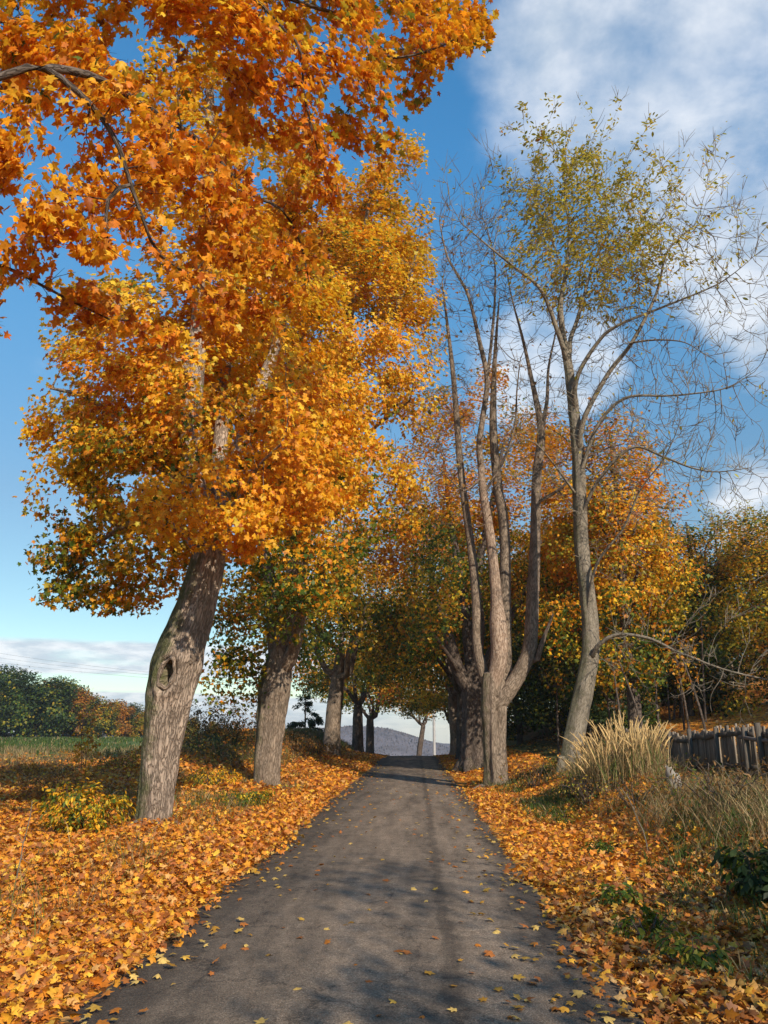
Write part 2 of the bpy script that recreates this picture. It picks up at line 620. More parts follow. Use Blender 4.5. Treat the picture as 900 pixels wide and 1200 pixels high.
def grow(polys, att, step, kill, infl, rng, up=0.05, jit=0.18, iters=90):
    """Space colonisation. polys: list of (points, radii knots). Returns positions, parents, limb ids, preset radii."""
    pos, par, limb, rad = [], [], [], []
    for li, (pts, rk) in enumerate(polys):
        q, t = resample(pts, step)
        rr = np.interp(t, np.linspace(0, 1, len(rk)), rk)
        if li == 0:
            prev = -1
            start = 0
        else:
            dd = np.linalg.norm(np.array(pos) - q[0], axis=1)
            prev = int(np.argmin(dd))
            start = 1 if dd[prev] < step * 0.9 else 0
        for i in range(start, len(q)):
            pos.append(q[i])
            par.append(prev)
            limb.append(li)
            rad.append(rr[i])
            prev = len(pos) - 1
    n0 = len(pos)
    A = np.asarray(att, float)
    pos_a = np.array(pos)
    near = np.zeros(len(A), int)
    dist = np.full(len(A), 1e9)
    if len(A):
        for s in range(0, len(A), 500):
            d = np.linalg.norm(A[s:s + 500, None] - pos_a[None], axis=2)
            near[s:s + 500] = d.argmin(1)
            dist[s:s + 500] = d.min(1)
    alive = dist > kill
    for it in range(iters):
        act = alive & (dist < infl)
        if not act.any():
            break
        idx = np.nonzero(act)[0]
        src, inv = np.unique(near[idx], return_inverse=True)
        dirs = np.zeros((len(src), 3))
        P_ = np.array([pos[i] for i in src])
        np.add.at(dirs, inv, unit(A[idx] - P_[inv]))
        dirs = unit(unit(dirs) + rng.normal(size=dirs.shape) * jit + np.array([0, 0, up]))
        newp = P_ + dirs * step
        b = len(pos)
        for i, s_ in enumerate(src):
            pos.append(newp[i])
            par.append(int(s_))
            limb.append(limb[int(s_)])
            rad.append(0.0)
        d = np.linalg.norm(A[:, None] - newp[None], axis=2)
        dm = d.min(1)
        better = dm < dist
        near[better] = b + d.argmin(1)[better]
        # an attractor that draws no closer is given up
        stuck = act & ~better & (rng.random(len(A)) < 0.75)
        dist = np.minimum(dist, dm)
        alive &= (dist > kill) & ~stuck
    return np.array(pos), np.array(par), np.array(limb), np.array(rad), n0


def radii(pos, par, rad, tip, ex=2.3):
    n = len(pos)
    acc = np.zeros(n)
    r = np.zeros(n)
    for i in range(n - 1, -1, -1):
        v = acc[i] if acc[i] > 0 else tip ** ex
        v = max(v, tip ** ex)
        r[i] = v ** (1 / ex)
        if rad[i] > 0:
            r[i] = rad[i]
        if par[i] >= 0:
            acc[par[i]] += r[i] ** ex if rad[i] <= 0 else min(r[i], 0.5) ** ex
    # a branch is never thicker than its parent
    for i in range(n):
        if par[i] >= 0 and rad[i] <= 0:
            r[i] = min(r[i], r[par[i]] * 0.92)
    return r


def chains(par, r, limb):
    n = len(par)
    kids = [[] for _ in range(n)]
    for i in range(n):
        if par[i] >= 0:
            kids[par[i]].append(i)
    out = []
    stack = [(0, -1)]
    while stack:
        s, pr = stack.pop()
        ch = [pr] if pr >= 0 else []
        cur = s
        while True:
            ch.append(cur)
            if not kids[cur]:
                break
            same = [k for k in kids[cur] if limb[k] == limb[cur]] or []
            if same:
                main = max(same, key=lambda k: r[k])
            else:
                main = None
            for k in kids[cur]:
                if k != main:
                    stack.append((k, cur))
            if main is None:
                break
            cur = main
        out.append((ch, limb[s]))
    return out


def trunk_disp(seed, flare=0.5, fh=0.5, lob=0.07, lobes=4, burls=(), hole=None):
    rs = np.random.default_rng(seed)
    ph = rs.uniform(0, 6.28, 8)

    def f(th, h, pts, u, w):
        m = 1 + flare * np.exp(-h / fh) * (0.55 + 0.45 * np.cos(lobes * th + ph[0])) + 0.25 * flare * np.exp(-h / (fh * 0.3))
        m = m + lob * np.cos(lobes * th + ph[1] + 0.35 * h) * np.sin(0.9 * h + ph[2]) + lob * 0.7 * np.cos((lobes + 3) * th + ph[3] - 0.5 * h)
        m = m + 0.028 * np.sin(11 * th + ph[4] + 1.1 * np.sin(1.5 * h)) + 0.02 * np.sin(19 * th + ph[5] + 0.8 * np.sin(3 * h + ph[6]))
        m = m + 0.02 * np.sin(7 * h + 3 * th + ph[7]) + 0.015 * np.sin(13 * h - 5 * th)
        for (bt, bh, wt, wh, amt) in burls:
            dt = (th - bt + np.pi) % (2 * np.pi) - np.pi
            m = m + amt * np.exp(-(dt / wt) ** 2 - ((h - bh) / wh) ** 2)
        if hole:
            bt, bh, wt, wh = hole
            dt = (th - bt + np.pi) % (2 * np.pi) - np.pi
            q = np.sqrt((dt / wt) ** 2 + ((h - bh) / wh) ** 2)
            m = m + 0.16 * np.exp(-((q - 1.35) / 0.35) ** 2) - 0.62 * (1 - sstep(q, 0.75, 1.05))
        return m
    return f


PALETTES = {
    'deep_orange': [(.80, .25, .012), (.86, .34, .018), (.72, .21, .012), (.76, .27, .02), (.60, .15, .012), (.74, .33, .03), (.42, .11, .015), (.50, .16, .02)],
    'gold_orange': [(.88, .40, .016), (.90, .48, .02), (.84, .33, .014), (.90, .54, .035), (.70, .26, .02)],
    'yellow': [(.90, .56, .025), (.88, .61, .04), (.84, .50, .025), (.90, .47, .02), (.68, .54, .05)],
    'green': [(.085, .145, .018), (.12, .175, .02), (.06, .105, .014), (.18, .21, .02), (.32, .28, .02)],
    'olive': [(.36, .31, .025), (.46, .34, .025), (.26, .26, .025), (.56, .36, .03), (.18, .19, .02)],
    'rust': [(.58, .22, .022), (.66, .27, .025), (.46, .17, .022), (.70, .34, .035), (.34, .15, .025)],
    'brown': [(.24, .12, .035), (.30, .15, .04), (.19, .10, .03), (.34, .19, .05)],
    'tan_green': [(.62, .48, .05), (.66, .50, .06), (.52, .43, .05), (.68, .46, .06), (.42, .40, .04)],
    'dark_green': [(.030, .055, .014), (.045, .075, .018), (.06, .085, .02), (.04, .06, .02)],
}


def pick(pal, n, rng):
    p = np.array(PALETTES[pal])
    w = np.array([1.0 / (1 + 0.35 * i) for i in range(len(p))])
    c = p[rng.choice(len(p), n, p=w / w.sum())]
    return c * rng.uniform(0.78, 1.15, (n, 1))


def tree(name, label, cat, base, polys, att, nleaf=0, leaf_size=0.13, tmpl=LEAF_MID, colour=None, step=0.35, kill=0.4, infl=3.0,
         tip=0.008, bark=None, mats=None, group=None, seed=1, disp=None, trunk_sides=24, leaf_r=0.03, spread=0.22, up=0.05, moss_dir=None,
         leaf_filter=None, jit=0.18, roots=0, twigs=0, twig_len=.45, twig_r=.0075, trunk_step=None, hang=0.7, split_limbs=True, leaf_at_tips=False):
    rng = np.random.default_rng(seed)
    base = np.asarray(base, float)
    pos, par, limb, rad, n0 = grow(polys, att, step, kill, infl, rng, up=up, jit=jit)
    for _ in range(2):                                   # ease kinks of the grown part
        q = pos.copy()
        ok = np.arange(len(pos)) >= n0
        i = np.nonzero(ok)[0]
        child = {}
        for k in i:
            child.setdefault(par[k], k)
        for k in i:
            c = child.get(k)
            if c is not None:
                q[k] = 0.5 * pos[k] + 0.25 * (pos[par[k]] + pos[c])
        pos = q
    r = radii(pos, par, rad, tip)
    root = empty(name, base)
    tag(root, label, cat, group)
    mbs = {}
    mats = mats or {}
    for ch, li in chains(par, r, limb):
        if len(ch) < 2:
            continue
        key = li if split_limbs else 0
        mb = mbs.setdefault(key, MB())
        pts = pos[ch] - base
        rr = r[ch].copy()
        if ch[0] != 0:
            rr[0] = min(rr[0], rr[1] * 1.35)
        if ch[0] == 0:
            if trunk_step:
                pts, t = resample(pts, trunk_step)
                rr = np.interp(t, np.linspace(0, 1, len(rr)), rr)
            mb.tube(pts, rr, trunk_sides, disp=disp, col=(0, 0, 0))
            if moss_dir is not None:
                v = mb.v[0] if len(mb.v) == 1 else mb.v[-2]
                axis = np.repeat(pts, trunk_sides, 0)
                dvec = unit((v - axis) * np.array([1, 1, 0.3]))
                g = np.clip((dvec @ np.asarray(moss_dir)) * 1.0, 0, 1)
                col = np.zeros((len(v), 3), np.float32)
                col[:, 1] = g
                k = 0 if len(mb.c) == 1 else -2
                mb.c[k] = col
        else:
            m = rr.mean()
            s = 3 if m < 0.02 else 5 if m < 0.06 else 9 if m < 0.12 else 16
            mb.tube(pts, rr, s, col=(0, 0, 0), bc0=float(rng.uniform(0, 9)))
    if twigs:                                            # short straight shoots along the thin wood, forked once or twice
        cd = np.nonzero((r < .035) & (par >= 0) & (np.arange(len(pos)) > n0 * .2))[0]
        pk = rng.choice(cd, twigs)
        pd = unit(pos[pk] - pos[par[pk]])
        for k in range(twigs):
            sd = unit(np.cross(pd[k], rng.normal(size=3)))
            d0 = unit(pd[k] * .75 + sd * .65 + np.array((0, 0, .3)))
            ln = twig_len * rng.uniform(.45, 1.3)
            a_ = pos[pk[k]] - base
            mid = a_ + d0 * ln * .5 + rng.normal(size=3) * ln * .05
            end = mid + unit(d0 + np.array((0, 0, .35)) + rng.normal(size=3) * .18) * ln * .5
            mb = mbs[limb[pk[k]] if split_limbs else 0]
            mb.tube(np.array([a_, mid, end]), np.array((twig_r, twig_r * .85, twig_r * .45)), 3, col=(0, 0, 0), caps=False)
            for q_ in range(rng.integers(0, 3)):
                s2 = unit(d0 * .8 + unit(np.cross(d0, rng.normal(size=3))) * .6 + np.array((0, 0, .2)))
                o_ = a_ + (mid - a_) * rng.uniform(.3, 1)
                mb.tube(np.array([o_, o_ + s2 * ln * rng.uniform(.3, .55)]), np.array((twig_r * .7, twig_r * .35)), 3, col=(0, 0, 0), caps=False)
    if roots:
        r0 = r[0]
        a0 = rng.uniform(0, 6.28)
        for k in range(roots):
            a = a0 + 6.283 * k / roots + rng.uniform(-.35, .35)
            dv = np.array((math.cos(a), math.sin(a), 0))
            sw = np.array((-dv[1], dv[0], 0)) * rng.uniform(-.35, .35)
            ln = rng.uniform(1.7, 2.6)
            c = pos[0] - base
            z0 = [float(gz(base[0] + dv[0] * r0 * q, base[1] + dv[1] * r0 * q)) - base[2] for q in (1.2, ln)]
            pts = np.array([c * (1, 1, 0) + dv * r0 * .45 + (0, 0, .42), c * (1, 1, 0) + dv * r0 * .85 + (0, 0, .18), c * (1, 1, 0) + dv * r0 * 1.25 + sw * r0 * .4 + (0, 0, z0[0] + .02), c * (1, 1, 0) + dv * r0 * ln + sw * r0 + (0, 0, z0[1] - .10)])
            q, t = resample(pts, .05)
            mbs[0].tube(q, np.interp(t, [0, .35, .7, 1], [r0 * .42, r0 * .40, r0 * .25, .03]), 10, col=(0, .3, 0), caps=False, bc0=float(rng.uniform(0, 9)))
    for key, mb in mbs.items():
        mb.build('trunk' if key == 0 else 'limb', mats.get(key, bark or M_BARK2), root, smooth=True)
    if nleaf:
        nk = np.zeros(len(pos), int)
        np.add.at(nk, par[par >= 0], 1)
        cand = np.nonzero((r < leaf_r) & (np.arange(len(pos)) >= n0 * 0.3))[0]
        wt = np.where(nk[cand] == 0, 3.0, 1.0) if not leaf_at_tips else np.where(nk[cand] == 0, 1.0, 0.15)
        clump = np.exp(0.65 * rng.normal(size=len(cand)))
        wt = wt * clump
        if leaf_filter is not None:
            wt = wt * leaf_filter(pos[cand])
        sel = cand[rng.choice(len(cand), nleaf, p=wt / wt.sum())]
        lp = pos[sel] + np.clip(rng.normal(size=(nleaf, 3)), -1.7, 1.7) * spread * np.array([1, 1, 0.8]) - np.array([0, 0, .3 * spread])
        cen = pos[n0:].mean(0) if len(pos) > n0 else pos.mean(0)
        outw = unit(lp - cen)
        nrm = unit(outw * 0.6 + np.array([0, 0, 0.6]) + rng.normal(size=(nleaf, 3)) * 0.42)
        tipd = unit(outw * 0.5 + np.array([0, 0, -hang]) + rng.normal(size=(nleaf, 3)) * 0.5)
        col = colour(lp, rng)
        size = leaf_size * rng.uniform(0.6, 1.25, nleaf)
        leaf_mesh('crown', lp - base, nrm, tipd, size, col, tmpl, M_LEAF, root, rng)
    return root


def ball_points(c, rad, n, rng, hollow=0.35):
    d = unit(rng.normal(size=(n, 3)))
    k = (hollow ** 3 + (1 - hollow ** 3) * rng.random(n)) ** (1 / 3)
    return np.asarray(c) + d * k[:, None] * np.asarray(rad)


def lobes_to_points(lobes, dens, rng, gap_seed=3, gap=-0.35, gf=1.1):
    """lobes: (centre, radii). Points spread through them, with hollows between the boughs."""
    out = []
    for c, rd in lobes:
        vol = 4.19 * np.prod(rd)
        out.append(ball_points(c, rd, max(12, int(vol * dens)), rng))
    a = np.concatenate(out)
    return a[pnoise(a, gf, gap_seed) > gap]


def px_lobes(spec, d0):
    """spec rows: u, v, ru, rv, depth offset: the survey of a crown's boughs as seen from the road."""
    out = []
    for u, v, ru, rv, dd in spec:
        d = d0 + dd
        c = P(u, v, d)
        k = d / ray(u, v).y / F_PX
        rx, rz = ru * k, rv * k
        out.append((c, np.array((rx, 0.5 * (rx + rz) * 0.95, rz))))
    return out


def pxl(pts, d0, dd0=0.0, dd1=0.0):
    n = len(pts)
    return np.array([P(u, v, d0 + dd0 + (dd1 - dd0) * i / max(n - 1, 1)) for i, (u, v) in enumerate(pts)])


def limb_to(start, end, sag=0.0, seed=0, n=5):
    rs = np.random.default_rng(seed)
    s, e = np.asarray(start, float), np.asarray(end, float)
    t = np.linspace(0, 1, n)[:, None]
    p = s + (e - s) * t
    ln = np.linalg.norm(e - s)
    p[1:-1] += rs.normal(size=(n - 2, 3)) * ln * 0.05
    p[:, 2] += np.sin(t[:, 0] * np.pi) * sag * ln
    return p


def zone_colour(rows, seed=0, sharp=0.6):
    """rows: (palette, weight function of world points). Leaf by leaf choice, clumped by soft noise."""
    def f(p, rng):
        n = len(p)
        w = np.stack([np.clip(fn(p) + sharp * pnoise(p, 1.0, seed + 17 * i) + 0.25 * rng.normal(size=n), 0.0, None) for i, (_, fn) in enumerate(rows)], 1) + 1e-4
        w = w ** 2
        cs = np.cumsum(w / w.sum(1, keepdims=True), 1)
        k = (rng.random(n)[:, None] > cs).sum(1).clip(0, len(rows) - 1)
        col = np.zeros((n, 3))
        for i, (pal, _) in enumerate(rows):
            m = k == i
            col[m] = pick(pal, int(m.sum()), rng)
        return col
    return f


def const(a):
    return lambda p: np.full(len(p), a)




def G(u, v, dmax=200.0):
    """Where the line of sight (u, v) meets the ground."""
    r = ray(u, v)
    r = np.array(r) / r.y
    d = np.linspace(1.5, dmax, 6000)
    p = np.array((0, 0, CAM_H))[None] + r[None] * d[:, None]
    hit = np.nonzero(p[:, 2] < gz(p[:, 0], p[:, 1]))[0]
    q = p[hit[0]] if len(hit) else p[-1]
    return np.array((q[0], q[1], float(gz(q[0], q[1]))))


def on(x, y, dz=0.0):
    return np.array((x, y, float(gz(x, y)) + dz))


# ------------------------------------------------------------------ ground and road
def ground_material():
    m, nt, out = new_mat('leaf_strewn_ground')
    L = nt.links.new
    geo = nt.nodes.new('ShaderNodeNewGeometry')
    at = nt.nodes.new('ShaderNodeAttribute')
    at.attribute_name = 'Col'
    sp = nt.nodes.new('ShaderNodeSeparateColor')
    L(at.outputs['Color'], sp.inputs[0])
    pr = nt.nodes.new('ShaderNodeBsdfPrincipled')
    pr.inputs['Roughness'].default_value = 0.9
    pr.inputs['Specular IOR Level'].default_value = 0.15
    # soil and dead grass
    n1 = nd(nt, 'ShaderNodeTexNoise', Scale=3.0, Detail=9.0, Roughness=0.7)
    L(geo.outputs['Position'], n1.inputs['Vector'])
    soil = nt.nodes.new('ShaderNodeValToRGB')
    soil.color_ramp.elements[0].position, soil.color_ramp.elements[0].color = 0.3, (0.035, 0.022, 0.012, 1)
    soil.color_ramp.elements[1].position, soil.color_ramp.elements[1].color = 0.7, (0.14, 0.09, 0.04, 1)
    L(n1.outputs[0], soil.inputs[0])
    # matted fallen leaves: one colour per cell
    wn = nd(nt, 'ShaderNodeTexNoise', Scale=14.0, Detail=2.0)
    L(geo.outputs['Position'], wn.inputs['Vector'])
    wa = nd(nt, 'ShaderNodeVectorMath', op='MULTIPLY_ADD')
    L(wn.outputs['Color'], wa.inputs[0])
    wa.inputs[1].default_value = (0.08, 0.08, 0.08)
    L(geo.outputs['Position'], wa.inputs[2])
    vo = nd(nt, 'ShaderNodeTexVoronoi', Scale=11.0)
    L(wa.outputs[0], vo.inputs['Vector'])
    sv = nt.nodes.new('ShaderNodeSeparateColor')
    L(vo.outputs['Color'], sv.inputs[0])
    lr = nt.nodes.new('ShaderNodeValToRGB')
    lr.color_ramp.interpolation = 'CONSTANT'
    cols = [(0.0, (.10, .045, .015)), (.16, (.50, .17, .02)), (.42, (.62, .24, .025)), (.6, (.36, .12, .02)), (.74, (.66, .33, .05)), (.9, (.42, .22, .07))]
    cr = lr.color_ramp
    cr.elements[0].position, cr.elements[0].color = cols[0][0], (*cols[0][1], 1)
    cr.elements[1].position, cr.elements[1].color = cols[1][0], (*cols[1][1], 1)
    for p_, c_ in cols[2:]:
        e = cr.elements.new(p_)
        e.color = (*c_, 1)
    L(sv.outputs[0], lr.inputs[0])
    # grass
    n2 = nd(nt, 'ShaderNodeTexNoise', Scale=1.3, Detail=8.0, Roughness=0.65)
    L(geo.outputs['Position'], n2.inputs['Vector'])
    gr = nt.nodes.new('ShaderNodeValToRGB')
    gr.color_ramp.elements[0].position, gr.color_ramp.elements[0].color = 0.32, (0.045, 0.095, 0.018, 1)
    gr.color_ramp.elements[1].position, gr.color_ramp.elements[1].color = 0.72, (0.15, 0.15, 0.045, 1)
    L(n2.outputs[0], gr.inputs[0])

    def mix(f, a, b):
        mx = nt.nodes.new('ShaderNodeMix')
        mx.data_type = 'RGBA'
        L(f, mx.inputs[0])
        L(a, mx.inputs[6])
        L(b, mx.inputs[7])
        return mx.outputs[2]

    # litter thins out in noisy patches
    n3 = nd(nt, 'ShaderNodeTexNoise', Scale=2.3, Detail=7.0, Roughness=0.7)
    L(geo.outputs['Position'], n3.inputs['Vector'])
    lm = nd(nt, 'ShaderNodeMath', op='MULTIPLY_ADD')
    L(sp.outputs[0], lm.inputs[0])
    lm.inputs[1].default_value = 1.0
    L(n3.outputs[0], lm.inputs[2])
    ls = nt.nodes.new('ShaderNodeMapRange')
    L(lm.outputs[0], ls.inputs['Value'])
    ls.inputs['From Min'].default_value, ls.inputs['From Max'].default_value = 0.86, 1.02
    base = mix(sp.outputs[1], soil.outputs[0], gr.outputs[0])
    colr = mix(ls.outputs[0], base, lr.outputs[0])
    L(colr, pr.inputs['Base Color'])
    bs = nd(nt, 'ShaderNodeMath', op='ADD')
    L(vo.outputs['Distance'], bs.inputs[0])
    L(n1.outputs[0], bs.inputs[1])
    bp = nt.nodes.new('ShaderNodeBump')
    bp.inputs['Strength'].default_value = 0.7
    bp.inputs['Distance'].default_value = 0.06
    L(bs.outputs[0], bp.inputs['Height'])
    L(bp.outputs[0], pr.inputs['Normal'])
    L(pr.outputs[0], out.inputs[0])
    return m


def litter_weight(x, y):
    s = x - (road_cx(y) + 0.39)
    dr = np.abs(x - road_cx(y)) - HALF_W
    lb = np.exp(-((s + 7.4) / 2.3) ** 2) * sstep(y, 22, 31)
    left = sstep(-s, 0, 1) * (1 - .8 * lb) * (1 - sstep(y, 30, 44) * sstep(-s, 5.0, 8.0)) * (1 - sstep(-s, 22, 30))
    right = sstep(s, 0, 1) * (1 - 0.72 * sstep(s, 3.2, 4.6) * (1 - sstep(s, 9, 11)))
    wood = sstep(s, 7, 9) * 0.30
    return np.clip(np.maximum(left, right) - wood, 0, 1) * sstep(dr, -0.3, 0.2)


def grass_weight(x, y):
    s = x - (road_cx(y) + 0.39)
    field = sstep(-s, 8, 12) * sstep(y, 40, 52)
    bank = 0.5 * np.exp(-((s + 7.4) / 3) ** 2) * sstep(y, 24, 30)
    rv = 0.55 * sstep(s, 2.0, 3.2) * (1 - sstep(s, 5.5, 7))
    return np.clip(np.maximum.reduce([field, bank, rv]), 0, 1)


def build_ground():
    def axis(vals):
        return np.unique(np.concatenate([np.arange(a, b, st) for a, b, st in vals]))
    xs = axis([(-1600, -200, 100), (-200, -60, 10), (-60, -24, 2), (-24, -9, .5), (-9, 9, .18), (9, 24, .5), (24, 60, 2), (60, 200, 10), (200, 1601, 100)])
    ys = axis([(-200, -20, 20), (-20, 0, 1), (0, 26, .18), (26, 60, .4), (60, 110, 1.2), (110, 300, 8), (300, 2601, 100)])
    X, Y = np.meshgrid(xs, ys)
    Z = gz(X, Y)
    v = np.stack([X, Y, Z], -1).reshape(-1, 3)
    nx, ny = len(xs), len(ys)
    i = (np.arange(ny - 1)[:, None] * nx + np.arange(nx - 1)[None]).ravel()
    f = np.stack([i, i + 1, i + nx + 1, i + nx], 1)
    col = np.stack([litter_weight(X, Y), grass_weight(X, Y), 0 * X], -1).reshape(-1, 3)
    tag(mesh_obj('ground', v, f, ground_material(), None, True, {'Col': ('FLOAT_COLOR', col)}), kind='structure')


def road_material():
    m, nt, out = new_mat('worn_asphalt')
    L = nt.links.new
    geo = nt.nodes.new('ShaderNodeNewGeometry')
    at = nt.nodes.new('ShaderNodeAttribute')
    at.attribute_name = 'Col'                       # x: distance from the middle, y: along the road
    sp = nt.nodes.new('ShaderNodeSeparateColor')
    L(at.outputs['Color'], sp.inputs[0])
    pr = nt.nodes.new('ShaderNodeBsdfPrincipled')
    pr.inputs['Roughness'].default_value = 0.82
    pr.inputs['Specular IOR Level'].default_value = 0.3
    agg = nd(nt, 'ShaderNodeTexVoronoi', Scale=125.0)
    L(geo.outputs['Position'], agg.inputs['Vector'])
    sa = nt.nodes.new('ShaderNodeSeparateColor')
    L(agg.outputs['Color'], sa.inputs[0])
    rmp = nt.nodes.new('ShaderNodeValToRGB')
    e = rmp.color_ramp.elements
    e[0].position, e[0].color = 0.0, (.105, .076, .051, 1)
    e[1].position, e[1].color = 1.0, (.34, .253, .172, 1)
    k = e.new(0.55)
    k.color = (.19, .136, .091, 1)
    k = e.new(0.93)
    k.color = (.25, .183, .125, 1)
    L(sa.outputs[0], rmp.inputs[0])
    # patches and long streaks of wear
    mp = nt.nodes.new('ShaderNodeMapping')
    mp.inputs['Scale'].default_value = (2.2, 0.35, 1)
    L(geo.outputs['Position'], mp.inputs[0])
    n1 = nd(nt, 'ShaderNodeTexNoise', Scale=1.2, Detail=8.0, Roughness=0.68)
    L(mp.outputs[0], n1.inputs['Vector'])
    mr = nt.nodes.new('ShaderNodeMapRange')
    L(n1.outputs[0], mr.inputs['Value'])
    mr.inputs['From Min'].default_value, mr.inputs['From Max'].default_value = 0.3, 0.7
    mr.inputs['To Min'].default_value, mr.inputs['To Max'].default_value = 0.5, 1.5
    n2 = nd(nt, 'ShaderNodeTexNoise', Scale=9.0, Detail=8.0, Roughness=0.75)
    L(geo.outputs['Position'], n2.inputs['Vector'])
    mr2 = nt.nodes.new('ShaderNodeMapRange')
    L(n2.outputs[0], mr2.inputs['Value'])
    mr2.inputs['From Min'].default_value, mr2.inputs['From Max'].default_value = 0.3, 0.7
    mr2.inputs['To Min'].default_value, mr2.inputs['To Max'].default_value = 0.75, 1.25
    mm = nd(nt, 'ShaderNodeMath', op='MULTIPLY')
    L(mr.outputs[0], mm.inputs[0])
    L(mr2.outputs[0], mm.inputs[1])
    # tar strip and damp edges
    wob = nd(nt, 'ShaderNodeTexNoise', Scale=1.6, Detail=6.0, Roughness=0.7)
    L(geo.outputs['Position'], wob.inputs['Vector'])

    def line(c, w, depth, wobble):
        a = nd(nt, 'ShaderNodeMath', op='SUBTRACT')
        L(sp.outputs[0], a.inputs[0])
        a.inputs[1].default_value = c
        b = nd(nt, 'ShaderNodeMath', op='MULTIPLY_ADD')
        wz = nd(nt, 'ShaderNodeMath', op='SUBTRACT')
        L(wob.outputs[0], wz.inputs[0])
        wz.inputs[1].default_value = 0.5
        L(wz.outputs[0], b.inputs[0])
        b.inputs[1].default_value = wobble
        L(a.outputs[0], b.inputs[2])
        ab = nd(nt, 'ShaderNodeMath', op='ABSOLUTE')
        L(b.outputs[0], ab.inputs[0])
        r_ = nt.nodes.new('ShaderNodeMapRange')
        r_.interpolation_type = 'SMOOTHSTEP'
        L(ab.outputs[0], r_.inputs['Value'])
        r_.inputs['From Min'].default_value, r_.inputs['From Max'].default_value = w * 0.3, w
        r_.inputs['To Min'].default_value, r_.inputs['To Max'].default_value = depth, 1.0
        return r_.outputs[0]

    cw = nd(nt, 'ShaderNodeVectorMath', op='MULTIPLY_ADD')
    L(wob.outputs['Color'], cw.inputs[0])
    cw.inputs[1].default_value = (.9, .9, .9)
    L(geo.outputs['Position'], cw.inputs[2])
    ck = nt.nodes.new('ShaderNodeTexVoronoi')
    ck.feature = 'DISTANCE_TO_EDGE'
    ck.inputs['Scale'].default_value = .75
    L(cw.outputs[0], ck.inputs['Vector'])
    cm = nt.nodes.new('ShaderNodeMapRange')
    L(ck.outputs['Distance'], cm.inputs['Value'])
    cm.inputs['From Min'].default_value, cm.inputs['From Max'].default_value = 0.002, 0.012
    cm.inputs['To Min'].default_value, cm.inputs['To Max'].default_value = 0.5, 1.0
    cq = nd(nt, 'ShaderNodeMath', op='MULTIPLY')
    L(mm.outputs[0], cq.inputs[0])
    L(cm.outputs[0], cq.inputs[1])
    tot = cq.outputs[0]
    for a in ((0.62, .09, .62, .34), (0.48, .24, .84, .5), (-0.75, .5, .8, .5), (-1.62, .85, .42, .7), (1.62, .45, .5, .6)):
        q = nd(nt, 'ShaderNodeMath', op='MULTIPLY')
        L(tot, q.inputs[0])
        L(line(*a), q.inputs[1])
        tot = q.outputs[0]
    sc = nd(nt, 'ShaderNodeVectorMath', op='SCALE')
    L(rmp.outputs[0], sc.inputs[0])
    L(tot, sc.inputs['Scale'])
    L(sc.outputs[0], pr.inputs['Base Color'])
    bp = nt.nodes.new('ShaderNodeBump')
    bp.inputs['Strength'].default_value = 0.55
    bp.inputs['Distance'].default_value = 0.006
    L(agg.outputs['Distance'], bp.inputs['Height'])
    bp2 = nt.nodes.new('ShaderNodeBump')
    bp2.inputs['Strength'].default_value = 0.5
    bp2.inputs['Distance'].default_value = 0.012
    L(n2.outputs[0], bp2.inputs['Height'])
    L(bp.outputs[0], bp2.inputs['Normal'])
    L(bp2.outputs[0], pr.inputs['Normal'])
    L(pr.outputs[0], out.inputs[0])
    return m


def build_road():
    ys = np.concatenate([np.arange(-14, 30, .16), np.arange(30, 125, .6)])
    ts = np.linspace(-1, 1, 33)
    Y, T = np.meshgrid(ys, ts, indexing='ij')
    e = np.stack([Y[:, 0], 0 * ys, 0 * ys], 1)
    wl = HALF_W + 0.07 * pnoise(e, 1.3, 21) + 0.04 * pnoise(e, 5, 22)
    wr = HALF_W + 0.06 * pnoise(e, 1.4, 23) + 0.04 * pnoise(e, 5, 24)
    off = np.where(T < 0, T * wl[:, None], T * wr[:, None])
    X = road_cx(Y) + off
    p = np.stack([X, Y, 0 * X], -1).reshape(-1, 3)
    Z = gz(X, Y) + 0.016 + 0.03 * (1 - T ** 2) + 0.006 * pnoise(p, 1.1, 25).reshape(X.shape)
    Z = Z - 0.05 * sstep(np.abs(T), 0.96, 1.0)
    v = np.stack([X, Y, Z], -1).reshape(-1, 3)
    nx = len(ts)
    i = (np.arange(len(ys) - 1)[:, None] * nx + np.arange(nx - 1)[None]).ravel()
    f = np.stack([i, i + 1, i + nx + 1, i + nx], 1)
    col = np.stack([off, Y, 0 * X], -1).reshape(-1, 3)
    tag(mesh_obj('road', v, f, road_material(), None, True, {'Col': ('FLOAT_COLOR', col)}), kind='structure')


build_ground()
build_road()


